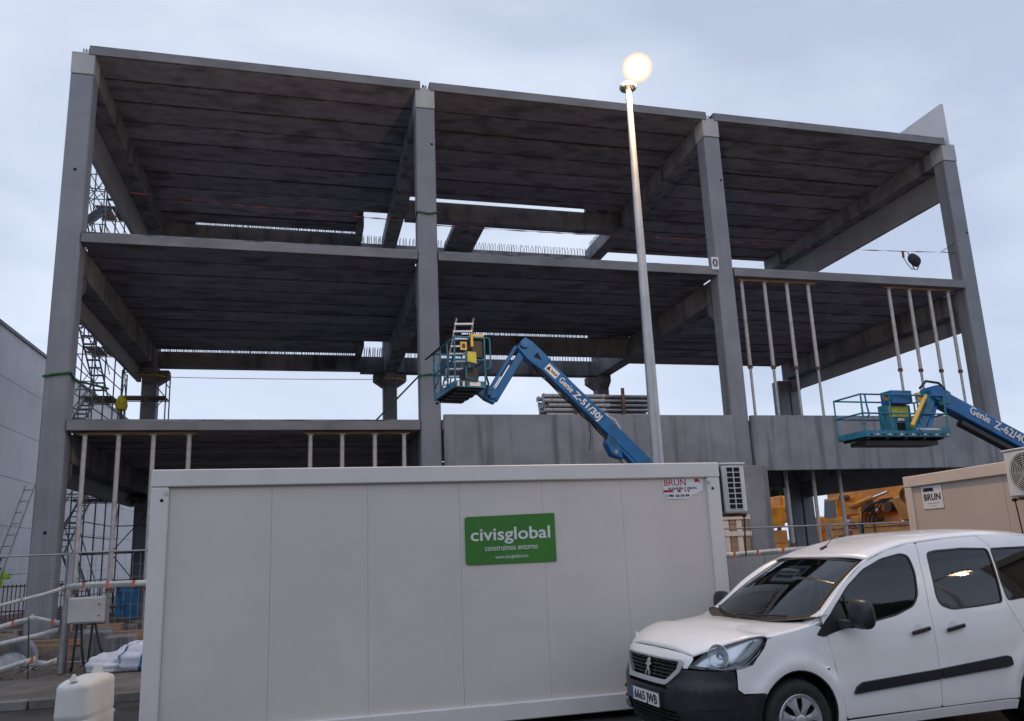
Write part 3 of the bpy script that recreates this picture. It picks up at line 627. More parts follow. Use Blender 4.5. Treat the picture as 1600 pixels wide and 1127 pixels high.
fence_panel('mesh_fence', 'wire mesh fence panel hidden behind the left half of the grey container', -.32, 3.16, 15.0, .1, 2.05, G)
fence_panel('mesh_fence', 'wire mesh fence panel to the right of the grey container, tape across it', 5.3, 8.78, 12.2, .1, 2.0, G)
fence_panel('mesh_fence', 'wire mesh fence panel in front of the orange cranes', 8.84, 12.32, 12.2, .1, 2.0, G)
# thick posts on the left fence
tag(MB().cyl((-3.9, 14.9, .1), (-3.86, 14.9, 2.02), .045, seg=12).build('fence_post', 'steel', smooth=True), 'thick grey steel post beside the electric box on the left fence', 'post')
eb = thing('electric_box', 'grey plastic electric cabinet hung on the fence left of the container', 'electric box', (-3.82, 14.86, .88))
local(eb, MB().box(0, .54, -.16, 0, 0, .42).build('casing', 'boxgrey', None, bevel=.015))
local(eb, MB().box(.02, .52, -.178, -.162, .02, .40).build('door', 'boxgrey', None, bevel=.008))
local(eb, MB().cyl((.48, -.19, .3), (.48, -.178, .3), .012, seg=8).cyl((.48, -.19, .12), (.48, -.178, .12), .012, seg=8).build('lock', 'black', None))
for i, (x, dx) in enumerate(((-3.68, -.02), (-3.62, .03), (-3.45, -.02), (-3.42, .1))):
    tag(MB().tube([(x, 14.8, .9), (x+dx, 14.8, .5), (x+dx*2.2, 14.85, .22), (x+dx*4, 14.95, .12)], .02, 6).build('cable', 'black'), 'black cable hanging from the grey electric cabinet to the ground', 'cable', 'cables below the electric cabinet')
# concrete footing blocks behind the fence
def block(x, y, z, sx, sy, sz, label, m='conc'):
    o = MB().box(-sx/2, sx/2, -sy/2, sy/2, 0, sz).build('concrete_block', m, bevel=.02); o.location = (x, y, z); return tag(o, label, 'concrete block')
block(-3.25, 16.0, .0, .46, .5, .56, 'grey concrete block on the mud, just right of the electric cabinet')
block(-3.78, 16.6, .0, .42, .5, .62, 'grey concrete block standing behind the electric cabinet')
block(-2.9, 19.6, .0, 1.2, .5, .5, 'low wide concrete block further back near the rear of the mud')
for i in range(9):
    tag(MB().box(0, 1, 0, .16, 0, .12).build('timber_beam', 'timber', bevel=.006), 'old timber beam lying among the rubble under the first floor', 'timber', 'timber beams lying on the mud').matrix_basis = Matrix.Translation((-8.5+i*.9, 18.5+random.uniform(-.8, 1.4), .12+.1*(i % 3)-.03)) @ Matrix.Rotation(random.uniform(-.35, .35), 4, 'Z') @ Matrix.Scale(random.uniform(1.2, 2.4), 4, (1, 0, 0))
# barrier tapes
def tape(pts, lab, marks=(), words=(), wd=.10):
    wd *= .78
    t = thing('barrier_tape', lab, 'tape', pts[0], group='white and orange barrier tapes')
    o = ribbon(pts, wd, 'tape', 'ribbon'); o.parent = t; o.matrix_parent_inverse = t.matrix_basis.inverted()
    P_ = [Vector(p) for p in pts]
    def ev(s):
        s = max(0, min(.9999, s))*(len(P_)-1); i = int(s); return P_[i].lerp(P_[i+1], s-i), (P_[i+1]-P_[i]).normalized()
    for s in marks:
        a, d = ev(s); q = Vector((0, 0, 1)); ln = wd*.45
        b = MB().add([a-q*wd/2-d*ln*.7+Vector((0, -.006, 0)), a-q*wd/2+d*ln*.3+Vector((0, -.006, 0)), a+q*wd/2+d*ln*.7+Vector((0, -.006, 0)), a+q*wd/2-d*ln*.3+Vector((0, -.006, 0))], [(0, 1, 2, 3)])
        b.build('orange_mark', 'orange_ink', t)
    for s, ln in words:
        a, d = ev(s); text('civisglobal', a+Vector((0, -.007, 0)), d, Vector((0, 0, 1)), wd*.85, 'greyink', t, width=ln, name='print')
    return t
y = 14.86
tape([(-3.9, y, 1.47), (-3.5, y, 1.49), (-3.0, y, 1.485), (-2.5, y, 1.48), (-1.2, y, 1.47)], 'barrier tape stretched straight on the fence above the electric cabinet', (.155, .36, .56), ((.065, .34), (.26, .34), (.46, .34)), .13)
tape([(-5.5, y, 1.12), (-4.9, y, 1.22), (-4.55, y, 1.30), (-4.2, y, 1.38), (-3.92, y, 1.47)], 'barrier tape sloping down to the left from the fence post', (.5,), (), .075)
tape([(-5.2, y, .80), (-4.86, y, .88), (-4.6, y, .95), (-4.42, y, .98), (-4.36, y, 1.03)], 'barrier tape sagging at the left edge, upper piece', (.45,), ((.62, .25),), .11)
tape([(-4.36, y, 1.0), (-4.1, y, .93), (-3.96, y, .90)], 'short folded barrier tape right of the thin rod', (.6,), ((.3, .26),), .12)
tape([(-5.2, y, .58), (-4.8, y, .63), (-4.3, y, .72), (-3.97, y, .80)], 'barrier tape looped back under the folded one', (.03,), (), .10)
tape([(-5.2, y-.05, .10), (-4.8, y-.05, .22), (-4.5, y-.05, .30), (-4.26, y-.05, .37)], 'barrier tape lying low at the left edge with orange end', (.93,), ((.55, .42),), .11)
tape([(-4.26, y, .30), (-4.1, y, .27), (-3.96, y, .32)], 'short barrier tape low beside the fence post', (), ((.5, .2),), .12)
tape([(4.9, 12.1, 1.52), (5.8, 12.1, 1.53), (6.8, 12.1, 1.545), (7.6, 12.1, 1.57), (8.6, 12.1, 1.6)], 'barrier tape across the fence right of the grey container', (.525, .66, .8), ((.46, .26), (.595, .28), (.73, .3)), .12)
tag(MB().cyl((-4.36, 14.86, .05), (-4.42, 14.86, 1.02), .011, seg=6).build('steel_rod', 'rebar'), 'thin steel rod planted in the mud holding the barrier tape', 'rod')
tag(MB().cyl((-3.99, 15.6, .05), (-3.99, 15.6, 1.1), .014, seg=6).cyl((-3.99, 15.6, 1.1), (-3.99, 15.6, 1.2), .05, seg=8).build('marker_post', 'orange_ink'), 'orange topped marker stake left of the electric cabinet', 'marker')
# plastic barrier in the foreground
pb = thing('plastic_barrier', 'weathered white plastic barrier standing at the bottom left', 'barrier', (-1.68, 7.15, .006), math.radians(82))
def barr(u, v):
    a = 2*math.pi*u; z = v*.94; r = 1.0 if v < .93 else math.sqrt(max(0, 1-((v-.93)/.07)**2))
    wx = .30; wy = .165-.035*v; n = 4.5; c, s_ = math.cos(a), math.sin(a)
    x = wx*abs(c)**(2/n)*(1 if c > 0 else -1)*r; y = wy*abs(s_)**(2/n)*(1 if s_ > 0 else -1)*r
    g = 1-.05*(1 if .28 < v < .33 or .66 < v < .70 or .87 < v < .885 else 0)
    return (x*g, y*g*(1-.10*math.exp(-(x/.10)**2)), z)
local(pb, MB().grid(barr, 44, 44).build('body', 'oldwhite', None, smooth=True, angle=50))
local(pb, MB().cyl((.2, 0, .92), (.2, 0, .985), .045, .03, seg=12).cyl((-.25, 0, .92), (-.25, 0, .97), .03, .01, seg=10).build('filler_cap', 'oldwhite', None))
local(pb, MB().box(.395, .50, -.07, .07, .1, .45).box(.395, .47, -.07, .07, .55, .62).build('coupling_lug', 'oldwhite', None, bevel=.03))
# sacks
def sackm(cx, cy, cz_, sx, sy, sz, seed):
    rr = random.Random(seed); ph = [rr.uniform(0, 6) for _ in range(6)]
    def f(u, v):
        a = 2*math.pi*u; t = math.pi*v; r = math.sin(t)**.8
        k = 1+.12*math.sin(3*a+ph[0]+2*v)+.08*math.sin(7*a+ph[1])+.06*math.sin(11*v*3+ph[2]+a)
        return (cx+sx*r*math.cos(a)*k, cy+sy*r*math.sin(a)*k, max(cz_-sz*math.cos(t)*(k if v > .5 else 1), .1))
    return f
for i, (x, y_, z, a, c, d, lab) in enumerate(((-2.6, 14.75, .2, .55, .3, .27, 'crumpled white sack with blue stripes, against the container corner'), (-3.15, 14.7, .16, .35, .25, .17, 'smaller crumpled white sack lying left of the striped one'))):
    t = thing('rubble_sack', lab, 'sack', (x, y_, .1))
    MB().grid(sackm(x, y_, z+.05, a, c, d, i), 36, 18).build('cloth', 'sack', t, smooth=True, angle=0)
    if i == 0:
        fs_ = sackm(x, y_, z+.05, a*1.03, c*1.03, d*1.03, i)
        for u0_ in (.60, .72, .86): MB().grid(lambda u, v, u0_=u0_: fs_(u0_+.018*u+.05*v, .18+.8*v), 2, 18).build('blue_stripe', 'bluecloth', t, smooth=True, angle=0)
# ================================================================== FAR LEFT: neighbouring hall
nb = thing('neighbour_hall', 'pale panel clad hall with a flat roofline at the left edge', 'building', (-12, 40, 0))
for k in range(7):
    z1 = 11.4-k*1.95; z0 = z1-1.93
    for j in range(5):
        MB().box(-12.2, -12.0, 14+j*13, 26.98+j*13, max(0, z0), z1).build('wall_panel', 'white_wall', nb)
MB().box(-12.25, -11.93, 14, 79, 11.405, 11.55).build('coping', 'fascia', nb)
MB().box(-40, -12.21, 14, 79, 0, 11.35).build('wall', 'white_wall', nb)
# ================================================================== SCAFFOLDING
def scaffold(name, label, x0, x1, y0, y1, z0, z1, stairs=True, lift=2.0, nb_=2):
    t = thing(name, label, 'scaffold', ((x0+x1)/2, (y0+y1)/2, z0))
    ys = [y0+(y1-y0)*i/nb_ for i in range(nb_+1)]
    for x in (x0, x1):
        for y in ys: MB().cyl((x, y, z0), (x, y, z1), .026, seg=6).build('standard', 'dsteel', t)
    k = 0; z = z0+.3
    while z < z1-.2:
        for x in (x0, x1):
            for dz in (0, .55, 1.05): MB().cyl((x, y0, z+dz), (x, y1, z+dz), .021, seg=5).build('ledger', 'dsteel', t)
        for y in ys:
            MB().cyl((x0, y, z), (x1, y, z), .021, seg=5).build('transom', 'dsteel', t)
        MB().cyl((x0, y0, z+1.0), (x1, y0, z+1.0), .021, seg=5).build('transom', 'dsteel', t)
        a, c = (0, 1) if k % 2 else (1, 0)
        MB().cyl((x0, ys[a], z), (x0, ys[c], z+lift), .021, seg=5).build('brace', 'dsteel', t)
        MB().cyl((x0 if k % 2 else x1, y0, z), (x1 if k % 2 else x0, y0, z+lift), .021, seg=5).build('brace', 'dsteel', t)
        if k % 1 == 0:
            for d in range(2): MB().box(x0+.03+(x1-x0)/2*d, x0-.03+(x1-x0)/2*(d+1), ys[-2]+.05, ys[-1], z+.03, z+.08).build('deck_board', 'rust' if d else 'timber', t)
        if stairs:
            yy0, yy1 = (ys[0]+.1, ys[-2]+.1) if k % 2 else (ys[-2]+.1, ys[0]+.1)
            xm = x0+.22 if k % 2 else x1-.62
            for dx in (0, .42): MB().beam((xm+dx, yy0, z), (xm+dx, yy1, z+lift), .03, .10).build('stair_stringer', 'dsteel', t)
            for dx in (0, .42): MB().cyl((xm+dx, yy0, z+.95), (xm+dx, yy1, z+lift+.95), .018, seg=5).build('handrail', 'dsteel', t)
            for s_ in range(1, 9): 
                f = s_/9; MB().box(xm+.02, xm+.4, yy0+(yy1-yy0)*f-.1, yy0+(yy1-yy0)*f+.1, z+lift*f, z+lift*f+.03).build('stair_tread', 'dsteel', t)
        z += lift; k += 1
    return t
scaffold('scaffold_stair', 'tall scaffold stair tower outside the left end of the concrete frame', -8.75, -7.55, 30.2, 34.6, .0, 19.3, nb_=3)
scaffold('scaffold_tower', 'lower scaffold tower by the rear left column, yellow bag hanging on it', -7.25, -5.62, 33.05, 33.9, .0, 9.4, stairs=False, nb_=1)
# ---- leaning ladder, worker, clutter at the left
ld = thing('leaning_ladder', 'long aluminium ladder leaning against the left corner column', 'ladder', (-7.4, 22.0, 0))
p0, p1 = Vector((-7.75, 21.9, .02)), Vector((-6.88, 22.35, 3.9)); sd_ = Vector((.30, -.28, 0))
for s_ in (-.5, .5): MB().beam(p0+sd_*s_, p1+sd_*s_, .035, .07, (0, 1, 0)).build('rail', 'steel', ld)
for i in range(14): a = p0.lerp(p1, (i+.5)/14); MB().cyl(a-sd_*.5, a+sd_*.5, .014, seg=6).build('rung', 'steel', ld)
# ================================================================== BOOM LIFTS
def lift_base(t, bx, by, m='blue'):
    MB().box(bx-1.1, bx+1.1, by-1.0, by+1.0, .45, .85).build('chassis', m, t, bevel=.04)
    for dx in (-.95, .95):
        for dy in (-1.0, 1.0):
            wl = MB().lathe([(.0, -.13), (.25, -.15), (.40, -.13), (.43, -.08), (.43, .08), (.40, .13), (.25, .15), (0, .13)], (bx+dx, by+dy, .44), (0, 1, 0), 24).build('wheel', 'rubber', t, smooth=True)
            MB().cyl((bx+dx, by+dy-.16, .44), (bx+dx, by+dy+.16, .44), .2, seg=16).build('rim', m, wl)
    MB().box(bx-1.0, bx+1.4, by-.85, by+.85, .88, 1.55).build('turntable', m, t, bevel=.08)
# --- lift 1: knuckle at (4.73, 17, 6.65)
l1 = thing('boom_lift', 'blue articulated boom lift reaching up over the grey container with a ladder in its basket', 'boom lift', (8.0, 17, 0))
K = Vector((4.74, 17, 6.42)); B1 = Vector((8.35, 17, 2.86)); 
dr = (B1-K).normalized(); q = Vector((0, 1, 0)).cross(dr); q = q if q.z > 0 else -q
def along(s, off=0, y=0): p = K+dr*s+q*off; p.y += y; return p
# outer boom tube and the slimmer fly boom
MB().beam(along(.62), along(5.0), .26, .32, q).build('main_boom', 'blue', l1, bevel=.02)
MB().beam(along(.2, .02), along(1.2, .02), .2, .25, q).build('fly_boom', 'blue', l1, bevel=.015)
MB().prism([along(-.1, .14, -.14), along(.12, .19, -.14), along(.72, .19, -.14), along(.66, -.18, -.14), along(.3, -.22, -.14), along(-.05, -.18, -.14)], (0, .28, 0)).build('knuckle_casting', 'blue', l1, bevel=.02)
MB().prism([along(.36, .08, -.143), along(.56, .01, -.143), along(.36, -.06, -.143)], (0, -.004, 0)).build('opening', 'dark', l1)
MB().beam(along(2.95, -.08), along(5.3, -.13), .22, .28, q).build('lower_boom', 'blue', l1, bevel=.02)
MB().prism([along(2.85, -.14, -.14), along(3.2, -.16, -.14), along(3.5, -.32, -.14), along(3.25, -.45, -.14), along(2.95, -.34, -.14)], (0, .28, 0)).build('ram_bracket', 'blue', l1, bevel=.015)
MB().cyl(along(3.25, -.34, -.17), along(3.25, -.34, .17), .05, seg=12).build('pivot_pin', 'steel', l1)
MB().cyl(along(3.3, -.35), along(4.6, -.33), .04, seg=10).cyl(along(4.0, -.34), along(5.0, -.33), .06, seg=10).build('hydraulic_ram', 'steel', l1, smooth=True)
hs = [along(.45+i*.27, -.18-.05*abs(math.sin(i*1.3)), -.10) for i in range(10)]
MB().tube(hs, .02, 6).tube([p+Vector((0, .05, -.035)) for p in hs], .016, 6).build('hose', 'black', l1)
MB().tube([along(2.3, -.16, -.14), along(2.33, -.28, -.15), Vector(along(2.3, -.2, -.16))+Vector((-.03, -.02, -.4)), Vector(along(2.3, -.2, -.16))+Vector((-.07, -.02, -.72))], .010, 5).build('hanging_cable', 'black', l1)
MB().tube([along(2.5, .16, -.1), along(2.75, .24, -.1), along(3.0, .16, -.1)], .012, 5).build('white_cable', 'paper', l1)
dt = dr; ut = q
text('Genie', along(1.36, .0, -.133), dt, ut, .20, 'paper', l1, width=.40, name='maker_name', bold=.004)
text('Z-51/30J', along(2.06, -.01, -.133), dt, ut, .22, 'paper', l1, width=.84, name='model_name', bold=.006)
MB().add([along(.73, -.09, -.1325), along(1.08, -.09, -.1325), along(1.08, .09, -.1325), along(.73, .09, -.1325)], [(0, 1, 2, 3)]).build('white_label', 'paper', l1)
MB().add([along(.75, -.05, -.134), along(.86, -.05, -.134), along(.80, .06, -.134)], [(0, 1, 2)]).build('label_triangle', 'ink', l1)
for i_ in range(5): MB().add([along(.88+i_*.037, -.035, -.134), along(.905+i_*.037, -.035, -.134), along(.905+i_*.037, .03-.02*(i_ % 2), -.134), along(.88+i_*.037, .03-.02*(i_ % 2), -.134)], [(0, 1, 2, 3)]).build('label_print', 'ink', l1)
# jib from knuckle down to the basket
J = Vector((3.96, 17, 5.20)); dj = (J-K).normalized(); qj = Vector((0, 1, 0)).cross(dj)
for off, w_, nm in ((-.08, .17, 'jib'), (.12, .08, 'jib_link')):
    MB().beam(K+qj*off+dj*.12, J+qj*off+dj*.05, .15, w_, qj).build(nm, 'blue', l1, bevel=.012)
MB().cyl(K+dj*.6+qj*.02, K+dj*1.3+qj*.02, .04, seg=10).build('jib_ram', 'chrome', l1, smooth=True)
MB().cyl(K+Vector((0, -.2, 0)), K+Vector((0, .2, 0)), .1, seg=16).build('pivot_pin', 'blue', l1)
MB().cyl(J+Vector((0, -.14, .05)), J+Vector((0, .14, .05)), .12, seg=16).build('pivot_pin', 'blue', l1)
MB().prism([(3.98, 16.9, 5.42), (4.06, 16.9, 5.3), (4.0, 16.9, 5.02), (3.78, 16.9, 5.12), (3.6, 16.9, 5.28), (3.66, 16.9, 5.5)], (0, .2, 0)).build('basket_rotator', 'blue', l1, bevel=.01)
MB().tube([(3.6, 16.8, 5.6), (3.78, 16.8, 5.75), (3.85, 16.8, 5.45), (3.78, 16.8, 5.2), (3.9, 16.85, 5.2)], .025, 6).build('hose', 'black', l1)
# basket: floor corners in plan, tilted to face the building
def basket(t, c, ang, LX_, LY_, H, m, floor_m='dsteel'):
    R_ = Matrix.Rotation(ang, 3, 'Z'); c = Vector(c)
    T = lambda x, y, z: c+R_ @ Vector((x, y, z))
    def bb(x0, x1, y0, y1, z0, z1, nm, mm):
        b = MB().box(x0, x1, y0, y1, z0, z1); b.v = [tuple(T(*v)) for v in b.v]; b.build(nm, mm, t)
    bb(0, LX_, 0, LY_, 0, .05, 'floor', floor_m)
    for i in range(5): x = .08+i*(LX_-.26)/4; bb(x, x+.08, .06, LY_-.06, -.05, -.002, 'floor_rib', 'black')
    bb(0, LX_, -.012, 0, .0, .14, 'kick_plate', m); bb(0, LX_, LY_, LY_+.012, .0, .14, 'kick_plate', m)
    bb(-.012, 0, 0, LY_, 0, .14, 'kick_plate', m); bb(LX_, LX_+.012, 0, LY_, 0, .14, 'kick_plate', m)
    xs_ = [0, LX_/3, 2*LX_/3, LX_]
    for x in xs_:
        for y in (0, LY_): MB().tube([T(x, y, .05), T(x, y, H)], .02, 6).build('rail_post', m, t)
    for z in (H, H*.55):
        for a, b_ in (((0, 0), (LX_, 0)), ((LX_, 0), (LX_, LY_)), ((LX_, LY_), (0, LY_)), ((0, LY_), (0, 0))):
            MB().tube([T(*a, z), T(*b_, z)], .021, 6).build('guard_rail', m, t)
    return T, bb
T, bb = basket(l1, (3.62, 16.08, 5.2), math.radians(97.6), 1.56, .68, 1.1, 'teal')
MB().tube([T(0, -.02, 1.12), T(-.03, -.1, 1.1), T(-.03, -.12, 1.02), T(-.03, -.12, .5), T(-.03, -.08, .42), T(0, 0, .42)], .02, 6).build('guard_loop', 'teal', l1)
MB().tube([T(1.5, .7, 1.1), T(1.62, .86, .98), T(1.5, .9, .94), T(.9, .72, 1.1)], .02, 6).build('gate_arm', 'black', l1)
for z0 in (.15, .5): MB().tube([T(-.02, .45, z0+.3), T(-.06, .45, z0+.28), T(-.06, .45, z0+.05), T(-.06, .2, z0), T(-.02, .2, z0)], .018, 6).build('gate_loop', 'teal', l1)
for x0 in (.2, 1.0): MB().tube([T(x0, .7, .75), T(x0, .76, .7), T(x0, .76, .3), T(x0+.3, .76, .25), T(x0+.3, .7, .25)], .018, 6).build('gate_loop', 'teal', l1)
bb(-.03, -.012, .20, .40, .52, .78, 'warning_sign', 'signyel'); bb(.04, .42, -.02, .26, .68, 1.12, 'control_console', 'black')
bb(.0, .24, .0, .30, 1.13, 1.18, 'console_lid', 'yellow'); bb(-.02, .02, .26, .31, .9, 1.16, 'console_guard', 'yellow')
bb(-.06, -.02, .42, .56, .80, .98, 'sign_holder', 'yellow'); bb(-.065, -.06, .455, .53, .84, .94, 'holder_window', 'black')
bb(.1, .5, .12, .42, .06, .46, 'tool_box', 'black')
bb(-.018, -.0135, .12, .36, .03, .12, 'warning_label', 'paper')
for i in range(4): bb(-.018, -.0135, .42+i*.06, .455+i*.06, .02, .12, 'hazard_stripe', 'paper' if i % 2 else 'black')
for i in range(4): bb(.2+i*.33, .42+i*.33, .08, .6, -.08, -.052, 'floor_pan', 'black')
lift_base(l1, 7.6, 17.0)
MB().beam((8.35, 17, 2.9), (7.3, 17, 1.4), .3, .36).build('riser_arm', 'blue', l1, bevel=.02)
# ladder standing in the basket (a thing of its own)
ss = thing('step_ladder', 'aluminium step ladder standing upright in the basket of the blue boom lift', 'ladder', (3.0, 16.6, 5.26))
a0, a1 = Vector((2.99, 16.62, 5.26)), Vector((3.34, 16.75, 6.93)); wv = Vector((.44, -.06, 0))
for s_ in (-.5, .5): MB().beam(a0+wv*s_, a1+wv*s_*.86, .03, .08, (0, 1, 0)).build('rail', 'dsteel', ss)
for i in range(9):
    f = (i+.7)/9.4; c_ = a0.lerp(a1, f); MB().beam(c_-wv*.48, c_+wv*.48, .09, .035).build('tread', 'satin', ss)
for s_ in (-.5, .5): MB().beam(a0+wv*s_+Vector((.25, .55, 0)), a1+wv*s_*.86, .025, .05, (0, 1, 0)).build('rear_leg', 'dsteel', ss)
for s_ in (-.5, .5): MB().lathe([(0, -.03), (.04, -.02), (.045, .02), (0, .04)], a1+wv*s_*.86, seg=8).build('end_cap', 'black', ss)
# --- lift 2
l2 = thing('boom_lift', 'blue boom lift at the right edge with a wide empty basket and yellow ram', 'boom lift', (17.5, 15, 0))
T2, bb2 = basket(l2, (12.05, 14.95, 3.95), math.radians(2.5), 2.35, .9, .97, 'teal')
K2 = Vector((14.32, 15.3, 5.0)); E2 = Vector((18.6, 15.3, 2.9)); d2 = (E2-K2).normalized(); q2 = Vector((0, 1, 0)).cross(d2); q2 = q2 if q2.z > 0 else -q2
MB().beam(K2+d2*.1-q2*.02, E2, .30, .38, q2).build('main_boom', 'blue', l2, bevel=.02)
MB().beam(K2+d2*.9-q2*.32, E2-q2*.3, .2, .12, q2).build('lower_ram', 'black', l2, bevel=.01)
yy = -.163
text('Genie', K2+d2*1.25+q2*.03+Vector((0, yy, 0)), d2, q2, .27, 'paper', l2, width=.58, name='maker_name', bold=.006)
text('Z-62/40', K2+d2*2.15+q2*.0+Vector((0, yy, 0)), d2, q2, .28, 'paper', l2, width=.92, name='model_name', bold=.008)
MB().beam(K2+d2*3.0-q2*.16+Vector((0, yy, 0)), K2+d2*3.4-q2*.16+Vector((0, yy, 0)), .004, .1, q2).build('label', 'paper', l2)
# jib going down to the basket plus yellow ram
J2 = Vector((13.55, 15.1, 4.05))
MB().beam(K2+Vector((-.02, 0, .02)), J2, .2, .24, (0, 1, 0)).build('jib', 'teal', l2, bevel=.015)
MB().beam(K2+Vector((.14, .02, -.05)), J2+Vector((.26, 0, 0)), .12, .12, (0, 1, 0)).build('jib_link', 'blue', l2, bevel=.01)
MB().cyl(K2+Vector((-.42, -.25, -.08)), J2+Vector((-.32, -.25, .12)), .05, seg=12).build('jib_ram', 'yellow', l2, smooth=True)
MB().cyl(K2+Vector((0, -.22, 0)), K2+Vector((0, .22, 0)), .19, seg=18).build('pivot_pin', 'blue', l2, bevel=.01)
MB().prism([tuple(K2+Vector(v)) for v in ((-.2, -.18, .1), (.08, -.18, .2), (.4, -.18, .02), (.34, -.18, -.25), (.05, -.18, -.3), (-.16, -.18, -.1))], (0, .36, 0)).build('knuckle_casting', 'teal', l2, bevel=.02)
MB().tube([K2+Vector((-.5, -.2, .1)), K2+Vector((-.3, -.2, .28)), K2+Vector((.05, -.2, .24)), K2+Vector((.2, -.2, .1))], .03, 6).build('hose', 'black', l2)
bb2(0.88, 1.58, .25, .5, .12, .78, 'control_box', 'teal'); bb2(0.96, 1.54, .1, .45, .80, 1.1, 'control_console', 'blue')
bb2(0.96, 1.50, .235, .248, .50, .74, 'warning_sign', 'signyel'); bb2(1.14, 1.36, .235, .248, .1, .36, 'box_opening', 'dark')
bb2(1.18, 1.36, .236, .2475, .41, .47, 'label', 'paper')
bb2(0.70, 0.80, .02, .1, .84, .98, 'clamp', 'timber'); bb2(1.62, 1.72, .02, .1, .86, 1.04, 'strap_roll', 'yellow')
bb2(1.35, 2.40, -.02, .0, .08, .22, 'deep_kick_plate', 'teal'); bb2(1.42, 2.10, -.026, -.022, .15, .2, 'wear_strip', 'oldwhite')
for i in range(14): bb2(.12+i*.165, .18+i*.165, -.03, -.014, .03, .065, 'slot', 'oldwhite' if i % 2 else 'black')
bb2(0.15, 2.20, .2, .7, -.16, -.06, 'floor_beam', 'black')
MB().tube([T2(.12, 0, .95), T2(.1, -.04, .7), T2(.13, -.05, .5), T2(.1, 0, .42)], .02, 6).build('gate_latch', 'blue', l2)
lift_base(l2, 19.6, 15.3); MB().beam((18.6, 15.3, 2.9), (20.6, 15.3, 1.4), .36, .46).build('lower_boom', 'blue', l2, bevel=.02)

